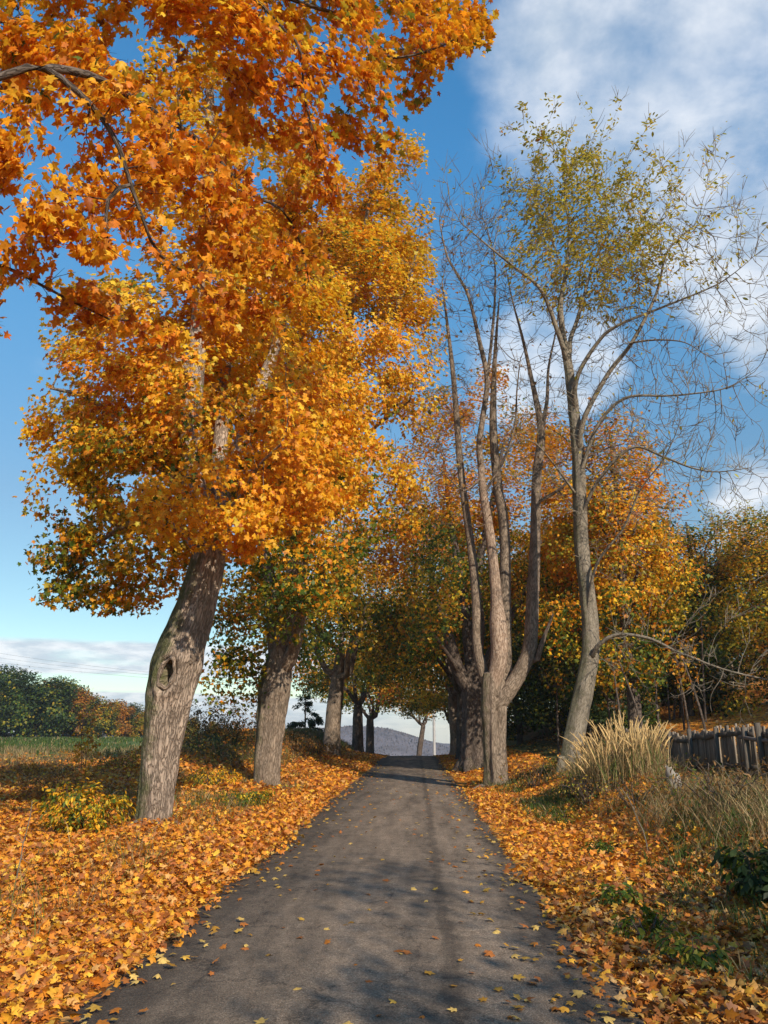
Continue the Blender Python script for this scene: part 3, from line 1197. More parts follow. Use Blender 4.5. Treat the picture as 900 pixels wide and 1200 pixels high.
def build_hill():
    xs, ys = np.linspace(-700, 700, 141), np.linspace(640, 980, 40)
    X, Y = np.meshgrid(xs, ys)
    p = np.stack([X, Y, 0 * X], -1).reshape(-1, 3)
    ridge = np.interp(X, [-700, -250, -100, -64, -47, -26, -10, 11, 27, 80, 200, 700], [-8, -3, 1, 1.8, 2, 0.5, -4, -11, -15, -19, -23, -24])
    Z = -46 + (ridge + 46) * sstep(Y, 600, 800) + 1.6 * pnoise(p, .06, 31).reshape(X.shape) * sstep(Y, 660, 760)
    v = np.stack([X, Y, Z], -1).reshape(-1, 3)
    i = (np.arange(39)[:, None] * 141 + np.arange(140)[None]).ravel()
    f = np.stack([i, i + 1, i + 142, i + 141], 1)
    m = plain_mat('leafless_hill', (.115, .098, .105), 0.95, 0.35, 0.05)
    tag(mesh_obj('hill', v, f, m, None, True), kind='structure')
    # the leafless wood standing on the crest
    rng = np.random.default_rng(77)
    n = 9000
    x, y = rng.uniform(-320, 160, n), rng.uniform(700, 850, n)
    pz = np.stack([x, y, 0 * x], -1)
    z = -46 + (np.interp(x, [-700, -250, -100, -64, -47, -26, -10, 11, 27, 80, 200, 700], [-8, -3, 1, 1.8, 2, 0.5, -4, -11, -15, -19, -23, -24]) + 46) * sstep(y, 600, 800) + 1.6 * pnoise(pz, .06, 31) * sstep(y, 660, 760)
    base = np.stack([x, y, z - 0.5], 1)
    tmpl = (np.array([(-.16, 0, 0), (.16, 0, 0), (.3, .4, .1), (.12, .8, .1), (0, 1, 0), (-.13, .8, -.1), (-.3, .4, -.1)], float),
            np.array([(0, 1, 2), (0, 2, 6), (6, 2, 3), (6, 3, 5), (5, 3, 4)], int))
    up = np.tile([0, 0, 1.0], (n, 1))
    nr = unit(rng.normal(size=(n, 3)) * [1, 1, 0])
    c = np.array([.105, .088, .093]) * rng.uniform(.85, 1.12, (n, 1))
    tag(leaf_mesh('distant_wood', base, nr, up, rng.uniform(1.4, 2.8, n), c, tmpl, plain_mat('far_wood', (1, 1, 1), .95, .1, 1, attr=True), None, rng), kind='stuff')


build_hill()

# ------------------------------------------------------------------ avenue trees surveyed one by one


def disp_dir(seed, burls=(), hole=None, **kw):
    """trunk_disp with bumps given as directions in the world."""
    def f(th, h, pts, u, w):
        uu, ww = u.mean(0), w.mean(0)
        ang = lambda d: math.atan2(np.dot(d, ww), np.dot(d, uu))
        b = [(ang(np.asarray(x[0])),) + tuple(x[1:]) for x in burls]
        hh = None if hole is None else (ang(np.asarray(hole[0])),) + tuple(hole[1:])
        return trunk_disp(seed, burls=b, hole=hh, **kw)(th, h, pts, u, w)
    return f


def zlow(z0, z1):
    return lambda p: 1 - sstep(p[:, 2], z0, z1)


def zhigh(z0, z1):
    return lambda p: sstep(p[:, 2], z0, z1)


# --- the leaning maple with the knot hole
def leaning_maple():
    d = 14.5
    rng = np.random.default_rng(101)
    tr = pxl([(177, 990), (181, 950), (187, 890), (194, 840), (202, 800), (215, 755), (230, 710), (241, 670), (246, 640)], d)
    tr[0, 2] -= 0.25
    polys = [(tr, [.29, .29, .31, .345, .41, .40, .36, .32, .29])]
    polys.append((pxl([(243, 650), (234, 600), (222, 530), (228, 440), (236, 350), (243, 250), (246, 120), (240, 20)], d, 0, .8), [.24, .21, .17, .14, .10, .05]))
    polys.append((pxl([(250, 645), (266, 590), (290, 500), (325, 400), (345, 320), (350, 240)], d, 0, 1.8), [.22, .17, .12, .07, .03]))
    polys.append((pxl([(247, 645), (262, 606), (285, 580), (302, 548), (330, 520)], d, -.1, -2.4), [.09, .06, .045, .03, .015]))
    polys.append((pxl([(238, 640), (210, 570), (160, 520), (110, 470), (60, 455)], d, 0, .8), [.15, .10, .06, .03]))
    polys.append((pxl([(240, 655), (205, 615), (160, 610), (110, 640), (80, 665)], d, 0.1, 2.2), [.12, .08, .05, .02]))
    polys.append((pxl([(228, 440), (180, 400), (130, 350), (95, 330)], d, .2, -1), [.10, .06, .02]))
    polys.append((pxl([(246, 640), (255, 560), (262, 470), (270, 380), (285, 280)], d, .2, 4.0), [.20, .15, .10, .04]))
    spec = [(240, 590, 105, 62, -1.8), (330, 545, 80, 75, -1.2), (165, 560, 90, 75, -.6), (105, 655, 58, 48, 1.4), (165, 665, 62, 36, .8),
            (300, 460, 100, 80, -.8), (165, 455, 95, 75, 0), (75, 465, 44, 36, .5), (230, 380, 105, 75, -1.6), (310, 360, 90, 80, 1.5), (145, 370, 75, 60, 1),
            (250, 285, 95, 75, 0), (225, 190, 85, 75, 0), (300, 210, 75, 75, 1.4), (385, 545, 50, 65, .3), (395, 470, 45, 55, 0), (60, 560, 22, 30, .5),
            (250, 500, 120, 100, 3.0), (110, 520, 60, 56, 0), (92, 600, 44, 46, .8), (115, 440, 60, 46, .3), (125, 690, 42, 26, 1.2), (60, 640, 18, 26, 1), (90, 400, 40, 32, .6), (55, 445, 34, 34, .4), (70, 370, 34, 22, .5), (48, 500, 24, 34, .6), (55, 610, 22, 40, .8), (75, 665, 36, 34, 1.2), (150, 700, 36, 20, 1.0), (180, 560, 100, 80, 3.0), (230, 110, 70, 60, .5), (290, 620, 60, 35, -1.5), (80, 690, 35, 26, 1.6)]
    att = lobes_to_points(px_lobes(spec, d), 14, rng, 7, gap=-.40, gf=1.4)
    zc = P(240, 640, d)[2]
    lx = P(150, 600, d)[0]
    colf = zone_colour([('gold_orange', const(1.0)), ('yellow', lambda p: .35 + .65 * sstep(p[:, 2], zc + .5, zc + 3)), ('deep_orange', const(.1)),
                        ('olive', lambda p: .6 * sstep(-(p[:, 0] - lx), -1, 1.2) * (1 - sstep(p[:, 2], zc + .2, zc + 2.6)) + .15 * sstep(p[:, 1], d + 1, d + 3)),
                        ('green', lambda p: 1.25 * sstep(-(p[:, 0] - lx), -.6, 1.2) * (1 - sstep(p[:, 2], zc - .3, zc + 1.4)) + .35 * sstep(p[:, 1], d + 1, d + 3))], 41, .45)
    tocam = np.array((.30, -.95, 0))
    left = np.array((-.95, -.30, 0))
    hole_dir = math.cos(.33) * tocam + math.sin(.33) * left
    dsp = disp_dir(5, flare=.42, fh=.35, lob=.035, lobes=3, hole=(hole_dir, 3.05, .38, .27),
                   burls=((left, 3.25, .5, .28, .13), (tocam * .9 - left * .3, 3.35, .35, .22, .12), (-left, 3.2, .4, .35, .08), (left, 1.9, .6, .5, -.05), (tocam + left * .4, 4.0, .25, .5, -.10), (tocam - left * .2, 4.3, .25, .6, .06)))
    t = tree('leaning_maple', 'thick leaning maple trunk with a dark knot hole and yellow orange crown', 'tree', tr[0] + (0, 0, .25), polys, att, 62000, .107, LEAF_MID,
             colf, step=.28, kill=.33, tip=.007, bark=M_BARK1, seed=11, disp=dsp, trunk_sides=110, trunk_step=.035, moss_dir=(-.9, -.2, .35), group=None, spread=.19, leaf_r=.02, roots=5)
    trunk = [c for c in t.children if c.name.startswith('trunk')][0]
    # pale lip grown round the hole, and the second small hole
    i = 3.12
    q, tt = resample(tr, .02)
    ln = np.concatenate([[0], np.cumsum(np.linalg.norm(np.diff(q, axis=0), axis=1))])
    for nm, hd, h, rw, rh, thick in (('knot_hole', hole_dir, 3.05, .13, .25, .036), ('knot_hole', math.cos(.5) * tocam - math.sin(.5) * left, 3.3, .03, .07, .018)):
        c = np.array([np.interp(h, ln, q[:, k]) for k in range(3)]) - (tr[0] + (0, 0, .25))
        rr = np.interp(h / ln[-1], np.linspace(0, 1, 9), polys[0][1]) * 1.05
        side = np.cross((0, 0, 1), hd)
        th = np.linspace(0, 2 * np.pi, 37)
        rng2 = np.random.default_rng(3)
        wv = 1 + .06 * np.sin(3 * th + 1) + .05 * np.sin(5 * th)
        ring = c + hd * (rr * (1.0 if rw > .05 else 1.03)) + side[None] * (np.sin(th) * rw * wv)[:, None] - hd[None] * ((np.sin(th) * rw) ** 2 / (2 * rr))[:, None] + np.array((.18, 0, 1))[None] * (np.cos(th) * rh * wv)[:, None]
        mb = MB()
        mb.tube(ring, thick * (1 + .25 * np.sin(4 * th) + .2 * np.sin(7 * th)), 9, col=(0, 0, 0), caps=False)
        if rw < .05:
            th2 = np.linspace(0, 2 * np.pi, 24, endpoint=False)
            disc = c + hd * (rr * 1.005) + side[None] * (np.sin(th2) * rw)[:, None] + np.array((.18, 0, 1))[None] * (np.cos(th2) * rh)[:, None]
            v = np.concatenate([disc, disc * .6 + disc.mean(0) * .4 - hd * .0, [disc.mean(0)]])
        mb.build(nm, M_BARK1, trunk, True)
    return t


# --- second maple on the same side
def straight_maple():
    d = 23.6
    rng = np.random.default_rng(102)
    tr = pxl([(312, 945), (313, 900), (317, 860), (321, 820), (326, 785), (332, 755)], d)
    tr[0, 2] -= .2
    polys = [(tr, [.39, .36, .37, .42, .41, .32])]
    polys.append((pxl([(326, 780), (321, 740), (318, 690), (305, 620), (295, 540)], d, 0, .8), [.26, .20, .14, .06]))
    polys.append((pxl([(330, 770), (338, 720), (350, 650), (372, 530), (402, 420), (416, 330), (432, 240), (440, 200)], d, 0, -.3), [.32, .28, .22, .17, .12, .07, .03]))
    polys.append((pxl([(334, 785), (346, 755), (354, 715), (375, 670), (400, 640)], d, -.1, -2), [.22, .17, .10, .04]))
    polys.append((pxl([(350, 650), (345, 560), (350, 460), (355, 380), (370, 280)], d, .3, 1.6), [.18, .14, .10, .04]))
    polys.append((pxl([(362, 590), (400, 540), (440, 500), (480, 470)], d, -.2, -1), [.12, .08, .03]))
    polys.append((pxl([(395, 450), (440, 400), (470, 350), (490, 290)], d, -.2, .5), [.10, .06, .02]))
    spec = [(440, 255, 55, 55, 0), (400, 335, 75, 70, -1), (468, 345, 48, 60, .5), (370, 260, 65, 70, 1), (340, 340, 70, 80, 1.8), (440, 430, 75, 65, -1.5),
            (492, 478, 34, 42, 0), (420, 520, 75, 60, -2), (372, 600, 72, 50, -2.6), (405, 655, 48, 34, -2), (345, 690, 62, 36, -1.5), (285, 730, 38, 52, 0),
            (262, 795, 24, 26, 0), (462, 560, 42, 50, 0), (330, 440, 80, 80, 2), (300, 665, 50, 34, 1), (462, 205, 36, 36, 1), (488, 275, 22, 42, 0),
            (500, 400, 22, 40, .5), (380, 700, 34, 34, -2.4), (330, 650, 52, 42, -2.6), (355, 690, 46, 34, -2.8), (390, 640, 46, 40, -2.6), (300, 700, 34, 32, -1.2), (340, 610, 60, 46, -2.2), (312, 735, 20, 20, -1.6), (430, 600, 40, 50, -1.0), (270, 690, 26, 36, .6), (350, 560, 80, 60, 2.5), (430, 300, 70, 80, 3), (470, 620, 26, 30, .5)]
    att = lobes_to_points(px_lobes(spec, d), 5.8, rng, 9, gap=-.55, gf=1.0)
    zc = P(340, 640, d)[2]
    z0 = P(340, 720, d)[2]
    colf = zone_colour([('yellow', zhigh(zc - .5, zc + 2)), ('gold_orange', const(.8)), ('olive', zlow(z0, zc + 1)), ('green', lambda p: 1.15 * (1 - sstep(p[:, 2], zc - .5, zc + 2.0)) + .15 * sstep(p[:, 1], d + 1, d + 4)),
                        ('deep_orange', const(.2))], 51, .5)
    dsp = disp_dir(6, flare=.45, fh=.4, lob=.075, lobes=3, burls=(((.3, -.95, 0), 3.25, .5, .25, .14), ((-.9, -.3, 0), 3.3, .4, .3, .10), ((.9, -.3, 0), 3.4, .4, .3, .09), ((.25, -.97, 0), 1.6, .22, 1.2, -.08)))
    return tree('forked_maple', 'straight thick maple with burls below its fork, yellow crown turning green below', 'tree', tr[0] + (0, 0, .2), polys, att, 70000, .142, LEAF_FAR,
                colf, step=.38, kill=.44, infl=3.5, tip=.009, bark=M_BARK2, seed=12, disp=dsp, trunk_sides=72, trunk_step=.06, moss_dir=(-.95, .2, .3), spread=.27, roots=5)


# --- the near maple whose boughs hang into the view from above; its trunk stands beside the viewer
def overhanging_maple():
    rng = np.random.default_rng(103)
    b = on(-4.9, 4.4)
    tr = np.array([b + (0, 0, -.2), b + (.03, .02, 1.2), b + (.05, .05, 2.6), b + (.15, .1, 4.2), b + (.25, .2, 5.6)])
    polys = [(tr, [.46, .42, .42, .45, .32])]
    top = tr[-1]

    def pt(u, v, d):
        return P(u, v, d)
    # great bough that comes in from the side
    polys.append((np.array([top + (0, 0, -.3), pt(-60, 105, 5.6), pt(0, 90, 6), pt(48, 79, 6.1), pt(102, 118, 6.2), pt(136, 165, 6.3), pt(152, 212, 6.4), pt(166, 252, 6.5), pt(185, 296, 6.7), pt(222, 322, 7)]), [.12, .07, .058, .05, .04, .034, .028, .022, .017, .009]))
    polys.append((np.array([pt(48, 79, 6.1), pt(110, 90, 6.5), pt(180, 130, 7), pt(240, 170, 7.4), pt(290, 225, 7.8), pt(330, 245, 8.1), pt(352, 285, 8.4), pt(362, 330, 8.6)]), [.045, .038, .032, .026, .02, .014, .008]))
    polys.append((np.array([top, pt(-40, -150, 5.6), pt(120, -110, 6.2), pt(230, -50, 6.8), pt(300, 0, 7), pt(326, 28, 7.1), pt(352, 58, 7.2), pt(356, 110, 7.3), pt(372, 175, 7.5)]), [.14, .09, .06, .04, .032, .026, .02, .014, .008]))
    polys.append((np.array([pt(230, -50, 6.8), pt(340, -2, 7.4), pt(400, 18, 7.7), pt(428, 34, 7.9), pt(452, 66, 8.1), pt(500, 60, 8.4), pt(545, 40, 8.7)]), [.036, .032, .026, .022, .018, .013, .008]))
    polys.append((np.array([top + (0, 0, -.8), pt(-80, 300, 6.2), pt(0, 311, 6.6), pt(50, 335, 6.8), pt(90, 356, 7), pt(130, 375, 7.2)]), [.09, .05, .03, .022, .015, .008]))
    polys.append((np.array([pt(-60, 105, 5.6), pt(-20, 30, 6.2), pt(30, 28, 6.8), pt(90, 60, 7.4)]), [.06, .05, .03, .01]))
    polys.append((np.array([pt(152, 212, 6.4), pt(128, 232, 6.3), pt(124, 262, 6.3), pt(127, 290, 6.3)]), [.03, .022, .015, .008]))
    spec = [(40, 40, 90, 60, 0), (150, 50, 90, 60, .2), (260, 30, 80, 60, .6), (370, 30, 70, 50, 1.2), (470, 25, 60, 45, 2), (545, 25, 36, 36, 2.4), (490, 85, 34, 30, 2.2),
            (60, 150, 60, 50, -.2), (140, 150, 70, 60, 0), (230, 120, 70, 60, .4), (320, 110, 70, 60, .9), (410, 100, 50, 50, 1.5), (440, 140, 30, 25, 1.7),
            (170, 230, 80, 60, .2), (260, 220, 75, 60, .9), (345, 210, 55, 60, 1.5), (95, 250, 60, 50, 0), (30, 240, 36, 40, -.2), (30, 290, 40, 30, 0),
            (200, 310, 75, 50, .6), (290, 310, 70, 55, 1.5), (350, 300, 40, 55, 2), (110, 320, 60, 40, .4), (40, 340, 36, 18, .5), (320, 370, 40, 30, 2), (230, 370, 55, 30, 1.0), (150, 375, 45, 24, .8),
            (-60, 60, 80, 80, -.4), (-40, 330, 40, 40, .4), (100, -60, 120, 60, 0), (450, -50, 80, 40, 2)]
    L_ = px_lobes(spec, 6.6)
    L_ = [(c, np.array((r[0], max(r[1], .75), r[2]))) for c, r in L_]
    att = lobes_to_points(L_, 34, rng, 13, gap=-.36, gf=1.8)
    colf = zone_colour([('deep_orange', const(.7)), ('gold_orange', const(1.05)), ('yellow', const(.2)), ('olive', const(.10)), ('green', const(-.18))], 61, .5)
    return tree('overhanging_maple', 'deep orange maple boughs hanging in close overhead from beside the road', 'tree', b, polys, att, 15500, .098, LEAF_NEAR,
                colf, step=.17, kill=.24, infl=2.2, tip=.0065, bark=M_BARKD, mats={0: M_BARK2}, seed=13, disp=trunk_disp(7, flare=.4), trunk_sides=40, trunk_step=.08, spread=.12, leaf_r=.014, hang=1.0, twigs=900, twig_len=.3, twig_r=.004)


# --- the old forked tree with the bare snag
def snag_tree():
    d = 24.3
    rng = np.random.default_rng(104)
    tr = pxl([(583, 935), (582, 915), (580, 880), (579, 845), (578, 815), (578, 790)], d)
    tr[0, 2] -= .15
    polys = [(tr, [.37, .33, .32, .335, .345, .28])]
    polys.append((pxl([(579, 800), (585, 772), (585, 750), (583, 720), (581, 690), (577, 650), (573, 620), (566, 575), (564, 545)], d, -.12, -.1), [.22, .25, .26, .17, .155, .145, .14, .12, .10]))
    polys.append((pxl([(564, 548), (562, 520), (566, 490), (571, 445), (562, 400), (550, 350), (538, 325), (524, 300), (515, 260)], d, -.1, .3), [.115, .10, .09, .08, .06, .05, .035, .015]))
    polys.append((pxl([(571, 445), (576, 400), (580, 350), (579, 300), (566, 255)], d, .0, .6), [.06, .05, .03, .012]))
    polys.append((pxl([(592, 795), (592, 750), (592, 700), (592, 640), (589, 600), (584, 573), (578, 500), (580, 420), (585, 350)], d, .3, .6), [.22, .19, .175, .16, .15, .13, .09, .05, .02]))
    polys.append((pxl([(584, 825), (597, 808), (612, 783), (621, 757), (624, 707), (627, 640), (629, 560), (634, 505), (622, 440), (612, 395), (600, 350), (592, 310)], d, -.1, -.4), [.25, .22, .20, .18, .155, .15, .14, .10, .065, .045, .025, .01]))
    polys.append((pxl([(634, 508), (641, 470), (643, 430), (652, 385), (655, 350)], d, -.4, .4), [.085, .06, .04, .025, .01]))
    polys.append((pxl([(620, 762), (628, 775), (634, 757), (641, 738), (648, 720)], d, -.15, -.5), [.09, .085, .07, .05, .03]))
    polys.append((pxl([(570, 800), (560, 760), (558, 700), (552, 640), (541, 560), (536, 500), (531, 438), (524, 378), (518, 330)], d, .2, 1.2), [.17, .15, .14, .12, .11, .10, .08, .05, .02]))
    polys.append((pxl([(566, 580), (590, 540), (603, 500), (606, 455), (610, 420)], d, 0, -1.2), [.055, .045, .03, .015]))
    polys.append((pxl([(628, 590), (660, 570), (690, 535), (730, 520)], d, -.3, -1), [.06, .045, .03, .012]))
    polys.append((pxl([(564, 560), (545, 575), (530, 565), (512, 545)], d, -.2, -.8), [.05, .035, .02, .01]))
    att = []
    for k in (2, 3, 4, 5, 6, 8, 9, 10, 11):
        q, t = resample(polys[k][0], .25)
        s = np.nonzero(t > .45)[0]
        n = 420 if k in (2, 3, 8) else 180
        i = rng.choice(s, n)
        att.append(q[i] + rng.normal(size=(n, 3)) * (.25 + .75 * t[i])[:, None] + (0, 0, .2))
    att = np.concatenate(att + [ball_points(P(545, 285, d + .4), (1.0, .9, .9), 150, rng), ball_points(P(520, 320, d + 1), (.6, .8, 1.0), 60, rng)])
    colf = zone_colour([('brown', const(.6)), ('rust', const(.5)), ('olive', const(.2))], 71)
    dsp = disp_dir(8, flare=.4, fh=.4, lob=.11, lobes=3, burls=(((.25, -.97, 0), 2.4, .16, 1.6, -.17), ((.6, -.8, 0), 2.9, .4, .4, .12), ((-.3, -.95, 0), 3.3, .4, .35, .15)))
    return tree('forked_snag', 'old grey forked trunk with a stripped bare snag and few leaves', 'tree', tr[0] + (0, 0, .15), polys, att, 420, .12, LEAF_FAR, colf,
                step=.16, kill=.25, infl=1.2, tip=.0085, bark=M_BARK2, mats={1: M_DEAD}, seed=14, disp=dsp, trunk_sides=64, trunk_step=.06, moss_dir=(-.9, .3, .2), spread=.08, leaf_r=.02, up=.14, jit=.12, roots=5, twigs=1300, twig_len=.5, twig_r=.008)


# --- slender leaning ash, half bare, with wide limbs
def slender_ash():
    d = 22.0
    rng = np.random.default_rng(105)
    g = G(668, 900)
    tr = pxl([(664, 905), (674, 858), (685, 805), (692, 762), (690, 710), (682, 645), (679, 573), (677, 527), (668, 443), (661, 401)], d)
    tr[0] = on(tr[0][0], d, -.3)
    polys = [(tr, [.27, .25, .24, .22, .20, .185, .175, .165, .14, .11])]

    def lb(pts, a, b, r):
        polys.append((pxl(pts, d, a, b), r))
    lb([(661, 401), (657, 359), (664, 317), (667, 270), (662, 224), (660, 182)], 0, .2, [.10, .075, .05, .03, .012])
    lb([(664, 420), (653, 387), (634, 340), (601, 312), (573, 289), (540, 261)], -.1, -1.6, [.085, .065, .045, .03, .012])
    lb([(668, 443), (668, 401), (677, 373), (699, 299), (723, 257), (735, 228)], 0, .8, [.08, .065, .04, .025, .01])
    lb([(678, 527), (685, 490), (713, 438), (741, 401), (769, 345), (783, 294), (816, 261), (822, 240)], -.1, -2, [.085, .075, .065, .055, .04, .025, .01])
    lb([(741, 401), (770, 398), (802, 401), (825, 415)], -1.2, -1.6, [.04, .03, .02, .01])
    lb([(674, 480), (676, 443), (700, 402), (723, 382), (779, 359), (835, 336), (860, 320), (884, 300)], -.1, -2.6, [.075, .065, .05, .04, .03, .02, .01])
    lb([(679, 560), (700, 500), (732, 467), (780, 464), (807, 462), (850, 455), (884, 436)], -.1, -2.4, [.07, .055, .045, .03, .02, .01])
    lb([(680, 610), (700, 565), (740, 525), (779, 536), (810, 548), (840, 553), (880, 548)], 0, -2.8, [.06, .05, .04, .03, .02, .01])
    lb([(688, 720), (699, 662), (730, 620), (750, 575), (779, 536), (795, 500)], -.1, -2, [.055, .04, .03, .02, .01])
    lb([(692, 775), (700, 758), (723, 744), (760, 748), (790, 762), (807, 769), (850, 785), (905, 798)], -.1, -2.2, [.075, .058, .042, .034, .028, .022, .015])
    lb([(679, 585), (650, 545), (628, 520), (610, 515)], 0, -1.4, [.05, .035, .02, .01])
    lb([(664, 330), (650, 290), (640, 240), (628, 200)], .1, .6, [.04, .03, .02, .01])
    lb([(699, 299), (720, 290), (750, 283), (765, 270)], .4, .8, [.03, .02, .012, .008])
    att = []
    wts = {1: 330, 2: 340, 3: 330, 4: 720, 5: 280, 6: 700, 7: 600, 8: 620, 9: 320, 10: 220, 11: 160, 12: 220, 13: 200}
    for k, n in wts.items():
        q, t = resample(polys[k][0], .25)
        s = np.nonzero(t > .3)[0]
        i = rng.choice(s, n)
        att.append(q[i] + rng.normal(size=(n, 3)) * (.25 + .75 * t[i])[:, None] + np.array((.1, 0, .22)))
    top = px_lobes([(665, 240, 55, 70, 0), (715, 280, 45, 45, .4), (640, 270, 28, 40, .3), (690, 330, 50, 40, .3), (660, 190, 35, 30, 0), (745, 280, 20, 20, .3)], d)
    att = np.concatenate(att + [lobes_to_points(top, 14, rng, 15, gap=-.6)])
    zt = P(660, 375, d)[2]

    def keep(p):
        return .012 + sstep(p[:, 2], zt - .3, zt + 1.0) * (.06 + .94 * sstep(p[:, 0], P(578, 300, d)[0], P(612, 300, d)[0])) * (1 - .85 * sstep(p[:, 0], P(760, 300, d)[0], P(785, 300, d)[0]))
    colf = zone_colour([('tan_green', const(1.0)), ('olive', const(.35)), ('rust', const(.05))], 81, .4)
    return tree('slender_ash', 'tall slender leaning tree with wide bare limbs and thin yellow green top', 'tree', on(tr[0][0], d), polys, att, 9500, .14, LEAF_OVAL, colf,
                step=.15, kill=.23, infl=1.1, tip=.0085, bark=M_BARK3, seed=15, disp=trunk_disp(9, flare=.35, lob=.03), trunk_sides=40, trunk_step=.08, moss_dir=(-1, 0, 0), spread=.12, leaf_r=.02,
                leaf_filter=keep, up=.10, jit=.12, roots=4, twigs=2600, twig_len=.55, twig_r=.008)


# --- dark big-trunked maple behind the snag
def dark_maple():
    d = 34.0
    rng = np.random.default_rng(106)
    tr = pxl([(557, 912), (557, 890), (556, 850), (555, 810), (553, 780)], d)
    tr[0] = on(tr[0][0], d, -.2)
    polys = [(tr, [.62, .52, .48, .48, .36])]

    def lb(pts, a, b, r):
        polys.append((pxl(pts, d, a, b), r))
    lb([(552, 805), (538, 789), (528, 755), (520, 725), (508, 690), (500, 630)], 0, -1, [.30, .25, .18, .12, .05])
    lb([(553, 790), (548, 745), (544, 700), (530, 620), (520, 540)], 0, 1, [.25, .2, .14, .05])
    lb([(555, 785), (562, 740), (560, 670), (575, 600), (590, 520)], 0, .5, [.25, .2, .14, .05])
    lb([(557, 800), (575, 765), (600, 720), (625, 670), (640, 610)], .2, 2, [.22, .16, .12, .05])
    lb([(540, 790), (520, 760), (505, 740), (490, 735)], -.3, -3, [.12, .08, .04, .02])
    spec = [(520, 680, 50, 42, -1), (497, 570, 46, 66, 1), (560, 600, 60, 80, 1.5), (620, 600, 60, 75, 2), (600, 510, 55, 52, 2), (640, 700, 50, 46, 1), (520, 490, 42, 42, 2), (580, 720, 60, 36, 2.5),
            (498, 735, 30, 30, 0), (560, 460, 36, 36, 2), (540, 640, 60, 60, 4), (630, 540, 40, 50, 3), (600, 660, 60, 50, 4), (515, 620, 40, 50, -3), (505, 700, 36, 36, -4), (620, 740, 40, 26, 1)]
    att = lobes_to_points(px_lobes(spec, d), 1.7, rng, 17, gap=-.55, gf=.6)
    zc = P(560, 640, d)[2]
    colf = zone_colour([('yellow', const(.3)), ('rust', const(.25)), ('gold_orange', lambda p: .4 + .7 * sstep(p[:, 2], zc - .5, zc + 2.5)), ('deep_orange', lambda p: .2 + .5 * sstep(p[:, 2], zc, zc + 3)), ('green', lambda p: 1.15 * (1 - sstep(p[:, 2], zc - 1, zc + 2.5))), ('olive', const(.35))], 91, .5)
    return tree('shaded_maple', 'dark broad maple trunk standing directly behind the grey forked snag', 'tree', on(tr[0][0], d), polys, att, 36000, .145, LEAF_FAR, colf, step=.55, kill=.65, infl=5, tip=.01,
                bark=M_BARKD, seed=16, disp=trunk_disp(10, flare=.3, lob=.08), trunk_sides=48, trunk_step=.1, spread=.4, leaf_r=.05, roots=5)


def wood_maple(name, label, d, base_u, spec, rows, seed, nleaf, trunk_r=.2, bark=None, ls=.15, dens=1.9):
    rng = np.random.default_rng(seed)
    lob = px_lobes(spec, d)
    x = P(base_u, 850, d)[0]
    b = on(x, d)
    zt = max(c[2] for c, _ in lob)
    tr = np.array([b + (0, 0, -.2), b + (.1, 0, 1.5), b + (0, .1, 3.2), b + (.1, .2, (zt - b[2]) * .6), b + (0, .2, (zt - b[2]) * .95)])
    polys = [(tr, [trunk_r * 1.2, trunk_r, trunk_r * .85, trunk_r * .5, .04])]
    order = np.argsort([-c[2] for c, _ in lob])
    for k in order[:9]:
        c = lob[k][0]
        h = np.clip((c[2] - b[2]) * .62, 1.8, (zt - b[2]) * .8)
        s = b + (0, .1, h)
        polys.append((limb_to(s, c, .08, int(k) + seed), [trunk_r * .4, trunk_r * .2, .03]))
    att = lobes_to_points(lob, dens, rng, seed + 3, gap=-.6, gf=.6)
    return tree(name, label, 'tree', b, polys, att, nleaf, ls, LEAF_FAR, zone_colour(rows, seed), step=.55, kill=.65, infl=5, tip=.01, bark=bark or M_BARKD, seed=seed,
                disp=trunk_disp(seed, flare=.3), trunk_sides=20, spread=.4, leaf_r=.05, split_limbs=False)


leaning_maple()
straight_maple()
overhanging_maple()
snag_tree()
slender_ash()
dark_maple()
zz = P(720, 680, 30)[2]
wood_maple('orange_maple', 'orange maple with green lower boughs behind the slender leaning tree', 30.0, 742,
           [(700, 560, 66, 66, 0), (755, 600, 48, 54, .5), (660, 620, 56, 56, 0), (735, 680, 76, 52, -.5), (680, 735, 56, 34, -.5), (650, 545, 46, 46, 1), (722, 515, 42, 34, .5), (785, 690, 32, 40, 0),
            (740, 765, 56, 34, -1), (700, 650, 80, 60, 3), (640, 690, 40, 40, 1), (690, 600, 60, 60, -1.5), (770, 650, 36, 36, 1), (640, 500, 28, 28, 1.5), (790, 770, 30, 24, -.5)],
           [('gold_orange', lambda p: .2 + .8 * sstep(p[:, 2], zz - 2, zz + 2)), ('yellow', const(.3)), ('deep_orange', const(.25)), ('olive', const(.4)), ('green', lambda p: 1.0 * (1 - sstep(p[:, 2], zz - 2, zz + 1.5)))], 201, 30000)
wood_maple('woodland_maple', 'broad green and rust coloured tree at the edge of the wood behind the fence', 38.0, 829,
           [(860, 655, 64, 50, 0), (828, 720, 52, 44, -1), (885, 740, 56, 44, -1), (895, 645, 50, 46, 0), (822, 650, 34, 36, 1), (850, 785, 56, 28, -1.5), (950, 680, 60, 70, 0), (960, 780, 60, 40, 0), (900, 790, 50, 30, -2),
            (860, 700, 70, 60, 3), (1010, 740, 50, 60, 0), (840, 620, 30, 24, 1), (900, 610, 40, 26, 1), (880, 830, 40, 18, -3), (960, 610, 50, 40, 2)],
           [('rust', const(.35)), ('gold_orange', lambda p: .4 + .4 * sstep(p[:, 2], 6, 10)), ('yellow', const(.3)), ('olive', const(.8)), ('green', const(.6)), ('dark_green', lambda p: 1.0 * (1 - sstep(p[:, 2], 4, 7)))], 203, 30000, .22)
